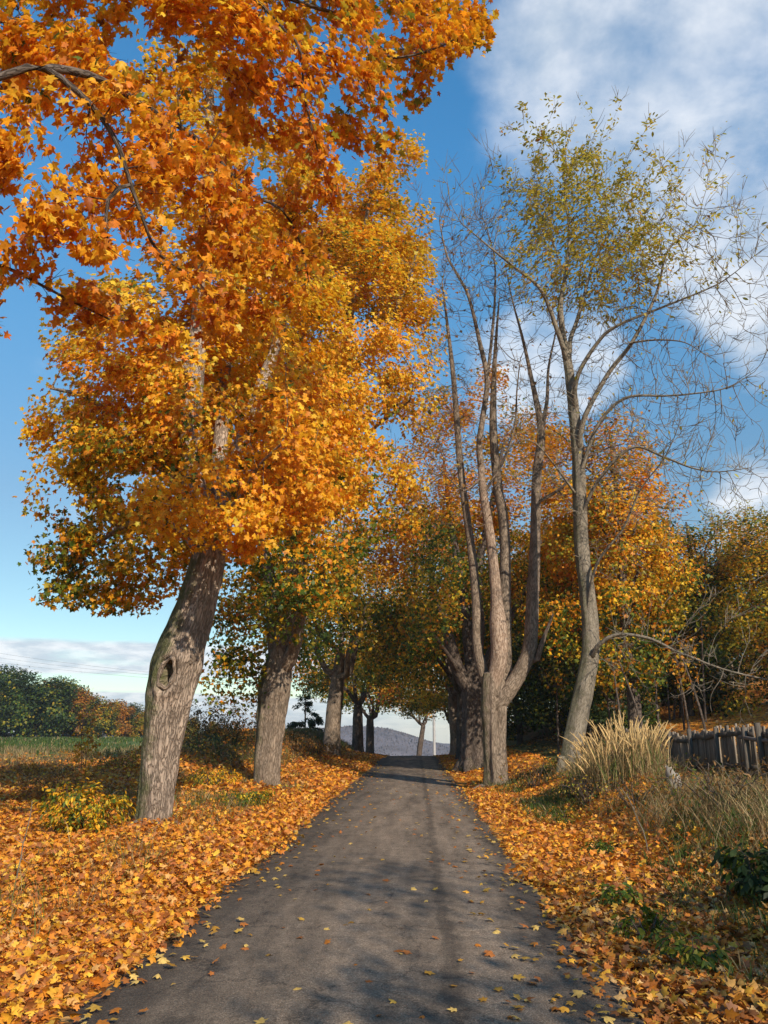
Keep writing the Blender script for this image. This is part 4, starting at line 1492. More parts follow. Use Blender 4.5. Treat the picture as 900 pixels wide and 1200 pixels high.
wood_maple('larch', 'pale thin crowned tree rising behind the wood, its tips almost bare', 52.0, 862,
           [(862, 610, 24, 26, 0), (860, 640, 30, 30, 0), (850, 670, 34, 30, 0), (866, 590, 10, 16, 0)], [('tan_green', const(1)), ('olive', const(.5))], 205, 2600, .13, M_BARK3, .16, 1.4)
wood_maple('larch', 'pale olive feathery treetop beyond the rust coloured tree, cut by the picture edge', 50.0, 915,
           [(910, 620, 30, 30, 0), (905, 594, 18, 20, 0), (915, 660, 36, 36, 0), (930, 610, 20, 20, 0)], [('tan_green', const(1)), ('olive', const(.6))], 206, 3000, .13, M_BARK3, .16, 1.4)


# ------------------------------------------------------------------ repeated trees: one of each kind, then copies
def kind_tree(name, label, h_trunk, lobes, rows, seed, nleaf, ls, tr_r, group, dens=.9, stems=5, step=.7, bark=None, tmpl=LEAF_FAR, sides=24, spread=.5, lean=(0, 0), gf=.5):
    rng = np.random.default_rng(seed)
    tr = np.array([(0, 0, -.35), (lean[0] * .2, lean[1] * .2, h_trunk * .35), (lean[0] * .6, lean[1] * .6, h_trunk * .7), (lean[0], lean[1], h_trunk)], float)
    polys = [(tr, [tr_r * 1.15, tr_r, tr_r * 1.02, tr_r * .85])]
    L_ = [(np.array(c, float), np.array(r, float)) for c, r in lobes]
    for k in range(min(stems, len(L_))):
        polys.append((limb_to(tr[-1] + (0, 0, -.3), L_[k][0], .10, seed + k, 6), [tr_r * .52, tr_r * .36, tr_r * .22, .04]))
    att = lobes_to_points(L_, dens, rng, seed + 1, gap=-.6, gf=gf)
    return tree(name, label, 'tree', (0, 0, 0), polys, att, nleaf, ls, tmpl, zone_colour(rows, seed), step=step, kill=step * 1.15, infl=8, tip=.012, bark=bark or M_BARKD, seed=seed,
                group=group, disp=trunk_disp(seed, flare=.35, lob=.06), trunk_sides=sides, spread=spread, leaf_r=.06, split_limbs=False)


def ring_lobes(rs, seed, squash=.75):
    """rs rows: height, ring radius, lobe radius, count."""
    rg = np.random.default_rng(seed)
    out = []
    for h, rr, lr, n in rs:
        a0 = rg.uniform(0, 6.28)
        for i in range(n):
            a = a0 + 6.283 * i / n + rg.uniform(-.25, .25)
            k = rg.uniform(.85, 1.15)
            out.append(((math.cos(a) * rr * k, math.sin(a) * rr * k, h + rg.uniform(-.5, .5)), (lr * k, lr * k, lr * squash * k)))
    return out


AV = 'maples lining the road farther on'
av_rows = [('yellow', lambda p: .5 * sstep(p[:, 2], 3, 6)), ('gold_orange', lambda p: .3 + .9 * sstep(p[:, 2], 4.5, 7.5)), ('olive', const(.4)), ('green', lambda p: 1.1 * (1 - sstep(p[:, 2], 4.5, 8)))]
avA = kind_tree('avenue_maple', 'avenue maple with a burl', 3.1, ring_lobes([(6.4, 2.6, 1.9, 5), (8.6, 2.4, 1.9, 5), (5.0, 3.4, 1.4, 5), (11, 1.0, 1.8, 3)], 5), av_rows, 301, 20000, .165, .31, AV, lean=(.25, 0), bark=M_BARK2)
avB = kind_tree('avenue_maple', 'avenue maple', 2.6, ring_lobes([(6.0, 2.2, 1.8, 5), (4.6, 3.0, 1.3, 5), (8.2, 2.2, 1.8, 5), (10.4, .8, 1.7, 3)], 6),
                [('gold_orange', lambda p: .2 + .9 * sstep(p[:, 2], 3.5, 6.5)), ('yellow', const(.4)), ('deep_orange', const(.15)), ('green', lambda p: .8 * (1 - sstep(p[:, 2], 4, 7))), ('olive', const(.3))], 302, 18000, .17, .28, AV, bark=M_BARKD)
avC = kind_tree('avenue_maple', 'avenue maple', 3.6, ring_lobes([(6.8, 1.8, 1.6, 4), (5.6, 2.6, 1.2, 4), (8.8, 1.6, 1.6, 4)], 7),
                [('gold_orange', const(.8)), ('olive', const(.5)), ('green', const(.4)), ('rust', const(.3))], 303, 10000, .18, .24, AV, lean=(.5, 0))


def place(src, used, loc, rz, sc, label, group=None):
    if src.name not in used:
        used.add(src.name)
        src.location = tuple(float(a) for a in loc)
        src.rotation_euler = (0, 0, rz)
        src.scale = (sc, sc, sc)
        src['label'] = label
        if group:
            src['group'] = group
        return src
    return dup(src, loc, rz, sc, label, group)


used = set()
av_spots = [
    (avA, -4.45, 44, .3, 1.3, 'thick leaning avenue maple at the verge just before the road tops the rise'),
    (avB, -4.3, 62, 1.0, 1.3, 'dark forked avenue maple at the crest, nearer of the two beside the far road end'),
    (avB, -4.4, 80, 2.4, 1.3, 'dark forked avenue maple beyond the crest against the pale distant hill'),
    (avC, .2, 104, .2, 1.3, 'thin lone avenue maple with sky all round its trunk beside the utility pole'),
    (avB, 2.55, 46, 3.9, 1.3, 'black silhouetted avenue maple next behind the broad dark trunk'),
    (avA, 2.7, 58, 2.2, 1.25, 'avenue maple trunk in deep shade between darker trunks near the crest'),
    (avB, 3.2, 73, 5.0, 1.0, 'farthest dark avenue trunk on the wooded side, just beside the utility pole'),
]
for src, x, y, rz, sc, lab in av_spots:
    place(src, used, on(x, y), rz, sc, lab, AV)

WD = 'trees of the shady wood'
wdA = kind_tree('wood_tree', 'wood tree', 3.0, ring_lobes([(6, 2.0, 1.7, 5), (4, 2.6, 1.5, 5), (8.5, 1.8, 1.7, 4), (10.5, .6, 1.5, 2), (2.6, 2.4, 1.2, 4)], 11),
                [('olive', const(.8)), ('rust', const(.6)), ('green', const(.6)), ('gold_orange', const(.2))], 311, 15000, .185, .20, WD)
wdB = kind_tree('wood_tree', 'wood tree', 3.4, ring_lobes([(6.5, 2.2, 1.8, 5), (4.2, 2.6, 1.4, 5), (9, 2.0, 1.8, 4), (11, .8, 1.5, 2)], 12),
                [('gold_orange', const(.6)), ('rust', const(.8)), ('deep_orange', const(.4)), ('olive', const(.3))], 312, 15000, .185, .18, WD)
wdC = kind_tree('wood_tree', 'wood tree', 2.5, ring_lobes([(5, 2.0, 1.7, 5), (3, 2.4, 1.5, 5), (7.5, 1.8, 1.6, 4), (9.4, .6, 1.4, 2), (1.6, 2.0, 1.0, 4)], 13),
                [('dark_green', const(1.0)), ('green', const(.6)), ('olive', const(.4))], 313, 15000, .185, .16, WD)
wood = [
    (wdC, 7.2, 41, 0, 1.0, 'dark green low crowned tree in the gap between snag and slender ash'), (wdA, 9.8, 43, 1, 1.1, 'olive wood tree behind the orange maple'),
    (wdB, 13.5, 46, 2, .9, 'rust coloured wood tree behind the broad green and rust one'), (wdC, 12.2, 38, 3, .8, 'dark green understorey tree behind the fence'),
    (wdA, 19, 44, 4, .8, 'olive wood tree up the slope by the frame edge'), (wdB, 6.5, 55, 5, 1.1, 'orange wood tree deep behind the dark maple'),
    (wdC, 10, 56, .5, 1.2, 'tall dark green tree deep in the wood'), (wdA, 15, 57, 1.5, .95, 'olive tree at the back of the wood'), (wdC, 20, 55, 2.5, .8, 'dark green tree high on the leafy slope'),
    (wdB, 24, 50, 3.5, .8, 'rust tree on the upper slope outside the clearing'), (wdC, 5.8, 48, 4.5, .9, 'small dark green tree just behind the avenue row'), (wdA, 5.6, 66, 5.5, 1.2, 'olive tree behind the far avenue trunks'),
    (wdC, 8.2, 35.5, 1.2, .62, 'low dark tree in the shade left of the ash trunk'.replace('left of', 'close beside')), (wdB, 12, 68, 2.2, 1.15, 'orange tree closing the back of the wood'), (wdA, 28, 62, 3.2, .95, 'big olive tree far up the slope'),
    (wdC, 19, 70, 4.2, 1.0, 'big dark tree along the back edge of the wood'),
    (wdB, 19.5, 27, .7, 1.1, 'rust wood tree beyond the frame edge whose shade darkens the wood floor'),
]
for src, x, y, rz, sc, lab in wood:
    place(src, used, on(x, y), rz, sc, lab, WD)

# thin understorey stems that stand in the dark of the wood
TH = 'thin bare stems in the dark wood'
rng = np.random.default_rng(55)
for i in range(16):
    x, y = rng.uniform(5.0, 12.5), rng.uniform(27, 39)
    b = on(x, y)
    h = rng.uniform(2.5, 4.5)
    ln = rng.normal(size=2) * .35
    tr = np.array([(0, 0, -.2), (ln[0] * .3, ln[1] * .3, h * .4), (ln[0], ln[1], h)])
    att = ball_points((ln[0], ln[1], h), (.7, .7, .9), 22, rng)
    tree('sapling', ['crooked', 'straight', 'slanting', 'forked'][i % 4] + ' thin dark stem standing in the shaded wood', 'sapling', b, [(tr, [.05, .04, .025])], att + b * 0, 90, .15, LEAF_FAR,
         zone_colour([('rust', const(.6)), ('olive', const(.5)), ('gold_orange', const(.2))], i), step=.3, kill=.35, tip=.008, bark=M_BARKD, seed=400 + i, group=TH, trunk_sides=7, leaf_r=.03, split_limbs=False) if False else None
    polys = [(tr + b, [.05, .04, .025])]
    tree('sapling', ['crooked', 'straight', 'slanting', 'forked'][i % 4] + ' thin dark stem standing in the shaded wood', 'sapling', b, polys, att + b, 90, .15, LEAF_FAR,
         zone_colour([('rust', const(.6)), ('olive', const(.5)), ('gold_orange', const(.2))], i), step=.3, kill=.35, tip=.008, bark=M_BARKD, seed=400 + i, group=TH, trunk_sides=7, leaf_r=.03, split_limbs=False)

# far wood edge across the field
FW = 'trees of the wood edge across the field'
fw = []
for i, (rows, lobes, ht) in enumerate((
        ([('dark_green', const(.9)), ('green', const(.6)), ('olive', const(.2))], [(5, 2.4, 2.4, 5), (8, 2.2, 2.4, 4), (10.6, .8, 2, 2), (2.6, 2.6, 1.8, 5)], 3),
        ([('rust', const(.8)), ('brown', const(.7)), ('olive', const(.2))], [(5, 2.2, 2.3, 5), (7.6, 1.8, 2.2, 4), (9.8, .5, 1.8, 2), (2.6, 2.4, 1.8, 5)], 3),
        ([('olive', const(.7)), ('dark_green', const(.5)), ('rust', const(.35))], [(4.5, 2.2, 2.2, 5), (7, 2.0, 2.2, 4), (9, .6, 1.8, 2), (2.4, 2.4, 1.8, 5)], 3))):
    fw.append(kind_tree('distant_tree', 'distant tree', ht, ring_lobes(lobes, 21 + i), rows, 321 + i, 7500, .52, .25, FW, dens=.6, step=.8, sides=8, spread=.85, gf=.4))
# picture column, top row of each, kind
edge = [(-60, 785, 0), (-25, 782, 0), (8, 785, 0), (30, 790, 0), (52, 802, 1), (75, 800, 0), (66, 797, 0), (100, 812, 1), (88, 806, 0), (122, 822, 2), (140, 824, 1), (155, 826, 0), (170, 836, 2), (190, 838, 2), (208, 842, 1), (225, 842, 2), (-90, 790, 2), (250, 846, 2)]
words_ = {0: 'dark green', 1: 'rust brown', 2: 'olive brown'}
for i, (u, vt, k) in enumerate(edge):
    y = 148 + (i % 3) * 5
    p = P(u, vt, y)
    b = on(p[0], y)
    sc = (p[2] - b[2]) / (12.2, 11.4, 10.6)[k] * 1.12
    place(fw[k], used, b, i * 1.3, max(sc, .22), f'{words_[k]} tree in the wood edge across the green field', FW + ', ' + words_[k])

# ------------------------------------------------------------------ shrubs and plants
def shrub(name, label, base, r, h, rows, nleaf, ls, seed, stems=7, bark=None, cat='shrub', tmpl=LEAF_OVAL, group=None, step=.12, spread=.06):
    rng = np.random.default_rng(seed)
    b = np.asarray(base, float)
    polys = []
    for k in range(stems):
        a = rng.uniform(0, 6.28)
        rr = rng.uniform(.2, .9) * r
        e = b + (math.cos(a) * rr, math.sin(a) * rr, h * rng.uniform(.55, 1.0))
        polys.append((limb_to(b + (math.cos(a) * .04, math.sin(a) * .04, -.06), e, .12, seed + k, 5), [.012, .008, .004]))
    att = ball_points(b + (0, 0, h * .55), (r, r, h * .55), int(60 + 120 * r), rng, .2)
    att = att[att[:, 2] > b[2] + .04]
    return tree(name, label, cat, b, polys, att, nleaf, ls, tmpl, zone_colour(rows, seed), step=step, kill=step * 1.2, infl=1.2, tip=.003, bark=bark or M_BARKD, seed=seed,
                trunk_sides=5, leaf_r=.02, spread=spread, split_limbs=False, group=group)


def blades(name, base, h, col, wid, bend, mat=None, parent=None, seed=0, lean=None):
    rng = np.random.default_rng(seed)
    n = len(base)
    a = rng.uniform(0, 6.283, n)
    dirv = np.stack([np.cos(a), np.sin(a), 0 * a], 1)
    if lean is not None:
        dirv = unit(dirv * .6 + np.asarray(lean))
    f = rng.uniform(0, 6.283, n)
    side = np.stack([np.cos(f), np.sin(f), 0 * f], 1) * wid[:, None]
    up = np.array((0, 0, 1.0))
    b = bend * rng.uniform(.3, 1.3, n)
    m1 = base + up * (h * .42)[:, None] + dirv * (h * b * .16)[:, None]
    m2 = base + up * (h * .78)[:, None] + dirv * (h * b * .52)[:, None]
    tp = base + up * (h * (1.02 - .25 * np.minimum(b, 1.6)))[:, None] + dirv * (h * b)[:, None]
    v = np.stack([base - side, base + side, m1 - side * .85, m1 + side * .85, m2 - side * .6, m2 + side * .6, tp], 1)
    t = np.array([(0, 1, 3), (0, 3, 2), (2, 3, 5), (2, 5, 4), (4, 5, 6)])
    fc = (t[None] + (np.arange(n) * 7)[:, None, None]).reshape(-1, 3)
    return mesh_obj(name, v.reshape(-1, 3), fc, mat or M_BLADE, parent, False, {'Col': ('FLOAT_COLOR', np.repeat(col, 7, 0))})


GREENS = np.array([(.055, .10, .018), (.08, .125, .022), (.11, .14, .03), (.05, .08, .016)])
DRYS = np.array([(.33, .24, .11), (.42, .31, .15), (.25, .17, .08), (.20, .13, .07), (.36, .22, .09)])


def scatter(n, x0, x1, y0, y1, rng, fn=None, far_bias=0.0):
    """Random ground points kept with probability fn(x, y)."""
    x = rng.uniform(x0, x1, n)
    u = rng.random(n)
    y = y0 + (y1 - y0) * u ** (1 + far_bias)
    if fn is not None:
        k = rng.random(n) < fn(x, y)
        x, y = x[k], y[k]
    return x, y


def nz2(x, y, f, s):
    return pnoise(np.stack([x, y, 0 * x], 1), f, s)


def grass_patch(name, pts, hmin, hmax, pal, wid, bend, seed, mixpal=None, mixp=0.0):
    rng = np.random.default_rng(seed)
    x, y = pts
    n = len(x)
    base = np.stack([x, y, gz(x, y) - .02], 1)
    col = pal[rng.integers(0, len(pal), n)] * rng.uniform(.7, 1.25, (n, 1))
    if mixpal is not None:
        k = rng.random(n) < mixp
        col[k] = mixpal[rng.integers(0, len(mixpal), k.sum())]
    d = np.hypot(x, y)
    o = blades(name, base, rng.uniform(hmin, hmax, n), col, wid * (1 + d / 14) * rng.uniform(.6, 1.3, n), bend, seed=seed)
    return tag(o, kind='stuff')


def tufts(cx, cy, per, r, rng):
    n = len(cx)
    a = rng.uniform(0, 6.283, (n, per))
    rr = r * np.sqrt(rng.random((n, per)))
    return (cx[:, None] + np.cos(a) * rr).ravel(), (cy[:, None] + np.sin(a) * rr).ravel()


rng = np.random.default_rng(900)
# verge on the wooded side: green tufts among the leaves
cx, cy = scatter(4200, 1.6, 6, 3, 24, rng, lambda x, y: np.clip(.30 + .9 * nz2(x, y, .9, 61), 0, 1) * sstep(x, 1.8, 2.6), .3)
grass_patch('verge_grass', tufts(cx, cy, 24, .13, rng), .07, .26, GREENS * 1.15, .003, .9, 1, DRYS, .2)
# dead tangled grass on the bank
cx, cy = scatter(2600, 2.5, 7.5, 7, 24, rng, lambda x, y: np.clip(.5 + .8 * nz2(x, y, .7, 62), 0, 1) * sstep(x, 2.8 - .0 * y, 4.0))
grass_patch('dry_grass', tufts(cx, cy, 18, .2, rng), .15, .55, DRYS, .0022, 1.1, 2, GREENS, .25)
# green grass round the foot of the forked maple
cx, cy = scatter(520, -6.5, -2.9, 15.5, 30, rng, lambda x, y: np.clip(.3 + .9 * nz2(x, y, .6, 63), 0, 1))
grass_patch('roadside_grass', tufts(cx, cy, 24, .2, rng), .12, .36, GREENS, .0026, .7, 3, DRYS, .35)
# tall dead grass between the leaf carpet and the green field
cx, cy = scatter(2000, -34, -5, 24, 62, rng, lambda x, y: np.clip(.35 + .7 * nz2(x, y, .35, 64), 0, 1) * sstep(y, 27, 42))
grass_patch('tall_dry_grass', tufts(cx, cy, 12, .4, rng), .3, .75, DRYS, .0028, .8, 4, GREENS, .12)
# growing crop / grass of the field
cx, cy = scatter(5200, -105, -9, 50, 150, rng, lambda x, y: (np.abs(x) < y * .75).astype(float))
grass_patch('field_grass', tufts(cx, cy, 9, .8, rng), .25, .5, GREENS * .9, .006, .6, 5, DRYS, .10)
# left verge weeds
cx, cy = scatter(1500, -14, -3.0, 5.5, 24, rng, lambda x, y: np.clip(.02 + .9 * nz2(x, y, .5, 65), 0, 1))
grass_patch('weeds', tufts(cx, cy, 14, .28, rng), .12, .48, DRYS * .9, .002, .9, 6, GREENS * 1.1, .42)
# forest floor wisps under the trees and bank farther on
cx, cy = scatter(3600, -11, -4.6, 24, 75, rng, lambda x, y: np.clip(.5 + .6 * nz2(x, y, .5, 66), 0, 1))
grass_patch('bank_grass', tufts(cx, cy, 12, .35, rng), .15, .5, DRYS * .62, .0028, .8, 7, GREENS, .35)


# weeds that crowd the feet of the big trunks
cx, cy = [], []
for bx, by, br, n_ in ((-4.62, 14.6, .5, 7), (-4.28, 23.6, .6, 30), (2.4, 24.3, .55, 30), (4.35, 22.0, .5, 24), (2.5, 34, .8, 26), (-4.45, 44, .7, 24)):
    a = rng.uniform(0, 6.28, n_)
    cx.append(bx + np.cos(a) * br * rng.uniform(.8, 1.3, n_))
    cy.append(by + np.sin(a) * br * rng.uniform(.8, 1.3, n_))
grass_patch('trunk_foot_grass', tufts(np.concatenate(cx), np.concatenate(cy), 14, .14, rng), .08, .34, DRYS * .8, .0026, .9, 8, GREENS, .55)


def build_reeds():
    g = on(3.85, 16.6)
    root = empty('reed_clump', g)
    tag(root, 'tall clump of pale straw reed grass in front of the slender leaning tree', 'reeds')
    rng = np.random.default_rng(31)
    st, pl = MB(), MB()
    n = 240
    lv = []
    for i in range(n):
        a, rr = rng.uniform(0, 6.28), math.sqrt(rng.random())
        x, y = 3.85 + math.cos(a) * rr * .75, 16.6 + math.sin(a) * rr * 1.3
        z = float(gz(x, y))
        h = rng.uniform(.62, 1.12) * (1.05 - .32 * rr * rr)
        ln = np.array((math.cos(a) * .14 * rr + rng.normal() * .15 - .03, math.sin(a) * .1 * rr + rng.normal() * .06))
        t = np.linspace(0, 1, 5)[:, None]
        p = np.array((x, y, z)) - g + np.concatenate([ln * t ** 1.8 * h, h * t], 1)
        c = np.array((.50, .34, .15)) * rng.uniform(.75, 1.2)
        st.tube(p, np.linspace(.0042, .0026, 5), 3, col=c, caps=False)
        if rng.random() < .85:
            L0, L1 = .66, 1.0
            q = np.array([p[-1] * k + p[-2] * (1 - k) for k in (-.1, .35, .75, 1.1, 1.4)])
            q[:, :2] += (ln * .2 + rng.normal(size=2) * .03)[None] * np.linspace(0, 1, 5)[:, None] ** 2
            pc = np.array((.62, .42, .18)) * rng.uniform(.8, 1.2)
            pl.tube(q, np.array((.003, .011, .014, .010, .003)) * rng.uniform(.7, 1.25), 5, col=pc)
            # feathery awns
            for k in range(13):
                o = q[rng.integers(1, 4)]
                e = o + np.array((rng.normal() * .025, rng.normal() * .025, rng.uniform(.03, .07)))
                pl.tube(np.array([o, e]), np.array((.004, .0015)), 3, col=pc, caps=False)
        lv.append((x, y, z))
    m = plain_mat('reed_straw', (1, 1, 1), .75, .12, 30, attr=True, trans=.2)
    st.build('stem', m, root)
    pl.build('plume', m, root)
    lv = np.array(lv)
    k = rng.integers(0, n, 1500)
    base = lv[k] + rng.normal(size=(1500, 3)) * (.12, .15, 0) - g
    base[:, 2] = gz(base[:, 0] + g[0], base[:, 1] + g[1]) - g[2] + rng.uniform(0, .25, 1500)
    col = np.where(rng.random((1500, 1)) < .35, GREENS[rng.integers(0, 4, 1500)] * 1.3, DRYS[rng.integers(0, 5, 1500)] * 1.15)
    blades('blade', base, rng.uniform(.35, .8, 1500), col, rng.uniform(.004, .008, 1500), .7, parent=root, seed=77)


build_reeds()

# ------------------------------------------------------------------ fence, old post, pole
def build_fence(name, label, a, b, rng, group, npost=3, pick_h=.98):
    a, b = np.asarray(a, float), np.asarray(b, float)
    L_ = np.linalg.norm(b - a)
    ax = (b - a) / L_
    ang = math.atan2(ax[1], ax[0])
    rot = np.array(Matrix.Rotation(ang, 3, 'Z'))
    root = empty(name, on(*a))
    tag(root, label, 'fence', group)
    o = on(*a)
    nrm = np.array((-ax[1], ax[0]))                    # points away from the road
    if nrm[0] < 0:
        nrm = -nrm

    def at(s, dz=0.0, off=0.0):
        p = a + ax * s + nrm * off
        return np.array((p[0], p[1], float(gz(p[0], p[1])) + dz)) - o
    for i in range(npost):
        s = L_ * (i + .12) / (npost - 1 + .24)
        mb = MB()
        h = pick_h * rng.uniform(.92, 1.02)
        c = at(s, h / 2 - .1, -.075)
        tl = np.array(Matrix.Rotation(rng.normal() * .03, 3, 'X') @ Matrix.Rotation(rng.normal() * .03, 3, 'Y'))
        mb.box(c, (.036, .036, h / 2 + .15), rot @ tl, col=np.array((.12, .098, .075)) * rng.uniform(.7, 1.0), jit=.004)
        mb.build('post', M_FENCE, root)
    for zz_ in (.30, .86):
        mb = MB()
        n = 9
        pts = np.array([at(L_ * k / (n - 1) * 1.03 - .05, zz_ + rng.normal() * .008, -.016) for k in range(n)])
        for k in range(n - 1):
            d = pts[k + 1] - pts[k]
            l = np.linalg.norm(d)
            rr = np.stack([d / l, unit(np.cross((0, 0, 1), d / l)), np.cross(d / l, unit(np.cross((0, 0, 1), d / l)))], 1)
            mb.box((pts[k] + pts[k + 1]) / 2, (l / 2 - .0005, .012, .042), rr, col=(.09, .072, .055))
        mb.build('rail', M_FENCE, root)
    mb = MB()
    s = .02
    while s < L_:
        w = rng.uniform(.017, .024)
        h = pick_h * rng.uniform(.93, 1.03)
        if rng.random() < .035:
            s += .09
            continue
        c = at(s, h / 2 + .03, .018)
        tl = np.array(Matrix.Rotation(rng.normal() * .022, 3, 'Y'))
        cc = np.array((.19, .15, .11)) * rng.uniform(.5, 1.35)
        mb.box(c, (w, .016, h / 2), rot @ tl, col=cc, jit=.0025)
        s += 2 * w + rng.uniform(.014, .035)
    mb.build('picket_panel', M_FENCE, root)
    return root


rng = np.random.default_rng(41)
FG = 'weathered picket fence runs beside the wood'
f0, f1 = P(787, 880, 19.6), P(885, 890, 15.2)
build_fence('picket_fence', 'long grey weathered picket fence with dark rails above the weedy bank', f0[:2], f1[:2], rng, FG, 4)
f2 = P(894, 890, 14.7)
dirn = (f1 - f0)[:2] / np.linalg.norm((f1 - f0)[:2])
build_fence('picket_fence', 'short run of picket fence past the gap, cut off by the picture edge', f2[:2], f2[:2] + dirn * 3.0, rng, FG, 3)
f3 = P(728, 880, 25.0)
build_fence('picket_fence', 'far bit of picket fence seen behind the reed plumes', f3[:2] + (0, 0), (P(758, 880, 23.6))[:2], rng, FG, 2, 1.0)
# rail bridging the gap between the two runs
mb = MB()
a, b = np.append(f1[:2] - dirn * .4, 0), np.append(f2[:2] + dirn * .5, 0)
for q in (a, b):
    q[2] = float(gz(q[0], q[1]))
root = empty('gap_rail', a)
tag(root, 'single dark rail bridging the gap between the two picket fences', 'rail')
mb.tube(np.array([(0, 0, .8), (b - a) * .5 + (0, 0, .79), b - a + (0, 0, .8)]) - np.array((.06, 0, 0)), .035, 7, col=(.14, .11, .09))
mb.build('pole_rail', M_FENCE, root)


def old_post():
    g = G(795, 938)
    root = empty('broken_post', g)
    tag(root, 'short broken grey post leaning in the weeds before the fence', 'post')
    mb = MB()
    n, s = 9, 10
    ring = []
    rg = np.random.default_rng(8)
    for i in range(n):
        z = -.15 + .66 * i / (n - 1)
        c = np.array((-.13 * max(z, 0), .02 * z, z))
        for k in range(s):
            th = 2 * math.pi * k / s
            w = (.098 if i < n - 1 else .085) * (1 + .06 * rg.normal())
            zz_ = 0.0
            if i == n - 1:
                zz_ = .10 * math.cos(th - 2.8) - .05 + .05 * rg.normal()
            elif i == n - 2:
                zz_ = .04 * math.cos(th - 2.8)
            sq = 1 / max(abs(math.cos(th)), abs(math.sin(th))) ** .6
            ring.append(c + np.array((math.cos(th) * w * sq, math.sin(th) * w * .8 * sq, zz_)))
    v = np.array(ring)
    i = np.arange(n - 1)[:, None] * s
    j = np.arange(s)[None]
    j2 = (j + 1) % s
    f = np.stack([i + j, i + j2, i + s + j2, i + s + j], -1).reshape(-1, 4)
    mb.add(v, f, (.25, .215, .175))
    mb.add(np.concatenate([v[-s:], [v[-s:].mean(0) - (0, 0, .09)]]), [(k, (k + 1) % s, s) for k in range(s)], (.24, .20, .15))
    mb.build('shaft', plain_mat('bleached_post', (1, 1, 1), .9, .4, 10, attr=True, stretch=(3, 3, .5)), root)
    mb = MB()
    mb.tube(np.array([(-.05, -.12, .27), (-.05, -.10, .27)]), .012, 8, col=(.03, .02, .02))
    mb.build('nail_hole', M_BARKD, root)


old_post()


def utility_pole():
    d = 96.0
    p = P(509, 877, d)
    b = on(p[0], d)
    root = empty('utility_pole', b)
    tag(root, 'thin grey utility pole beside the road beyond the crest', 'pole')
    mb = MB()
    mb.tube(np.array([(0, 0, -.4), (0, 0, 4), (0, 0, 8.6)]), np.array((.17, .15, .12)), 12, col=(.4, .38, .36))
    m = plain_mat('grey_pole', (1, 1, 1), .85, .15, 3, attr=True)
    mb.build('shaft', m, root)
    mb = MB()
    mb.box((0, 0, 8.15), (.9, .05, .06), col=(.35, .33, .31))
    mb.build('crossarm', m, root)
    for k in (-.8, 0.25, .8):
        mb = MB()
        mb.tube(np.array([(k, 0, 8.21), (k, 0, 8.3), (k, 0, 8.4)]), np.array((.03, .05, .03)), 8, col=(.5, .5, .48))
        mb.build('insulator', m, root)
    for i, k in enumerate((-.8, .25, .8)):
        e = P(-130, 742 + 7 * i, 118)
        s = b + (k, 0, 8.4)
        t = np.linspace(0, 1, 40)[:, None]
        q = s + (e - s) * t
        q[:, 2] -= 1.6 * 4 * t[:, 0] * (1 - t[:, 0])
        mb = MB()
        mb.tube(q - b, .012, 4, col=(.2, .2, .2), caps=False)
        mb.build('wire', m, root)
    return b


utility_pole()

# ------------------------------------------------------------------ individual shrubs and plants
rows_g = [('green', const(.8)), ('olive', const(.5)), ('yellow', const(.15))]
shrub('green_bush', 'green and yellow leafy bush at the foot of the leaning maple', G(98, 985) + np.array((-.1, .3, 0)), .7, .75, rows_g + [('gold_orange', const(.1))], 2600, .075, 501, 16)
shrub('bramble', 'low reddish brown bramble on the leaf carpet beside the leaning maple', G(60, 935), .8, .55, [('brown', const(.8)), ('rust', const(.5)), ('olive', const(.2))], 700, .07, 502, 9)
for i, (u, v_, d, r, h, lab) in enumerate(((215, 868, 33, 1.1, 1.0, 'dark leafless shrub on the bank close behind the leaning maple trunk'), (246, 862, 31, 1.3, 1.35, 'tall dark brown shrub on top of the bank between the first two maples'),
                                           (276, 866, 30, 1.2, 1.25, 'dense dark shrub on the bank crest beside the forked maple'), (345, 872, 36, 1.1, .9, 'brown shrub on the bank past the forked maple'),
                                           (372, 874, 40, 1.0, .8, 'small brown shrub on the bank before the far avenue maples'))):
    x = P(u, v_, d)[0]
    shrub('bank_shrub', lab, on(x, d), r, h, [('brown', const(.9)), ('rust', const(.3)), ('dark_green', const(.3))], 900, .11, 510 + i, 10, group='dark shrubs along the bank', step=.2, spread=.1)
for i, (u, v_, r, h, lab) in enumerate(((35, 915, 1.0, .5, 'dark low bramble sprawling on the leaves near the picture edge'), (140, 905, .9, .6, 'brown bramble just behind the leaning maple foot'), (250, 925, .8, .55, 'yellow leaved weed clump on the slope between the two big maples'),
                                        (285, 950, .6, .45, 'green yellow weed clump at the foot of the forked maple'), (90, 890, 1.0, .6, 'rusty weeds at the far edge of the leaf carpet'))):
    shrub('weed_clump', lab, G(u, v_), r, h, [[('brown', const(.8)), ('rust', const(.5))], [('brown', const(.8)), ('olive', const(.5))], [('yellow', const(.8)), ('gold_orange', const(.6)), ('green', const(.4))],
          [('green', const(.9)), ('yellow', const(.5))], [('rust', const(.9)), ('gold_orange', const(.4))]][i], 900, .075, 540 + i, 12, cat='weeds')
shrub('young_maple', 'slim young tree with a few orange leaves standing before the green field', on(P(100, 880, 27)[0], 27), .5, 2.0, [('gold_orange', const(.5)), ('rust', const(.9))], 150, .14, 520, 3, cat='sapling', tmpl=LEAF_FAR)
shrub('dark_weed', 'dark green leafy weed clump at the edge of the picture on the bank', G(903, 1050), .42, .42, [('dark_green', const(1)), ('green', const(.3))], 900, .10, 521, 10, cat='plant')
shrub('bramble', 'greyish bramble tangle in front of the pale reeds', G(690, 945), .95, .6, [('brown', const(.8)), ('tan_green', const(.25)), ('olive', const(.3))], 700, .045, 522, 16)
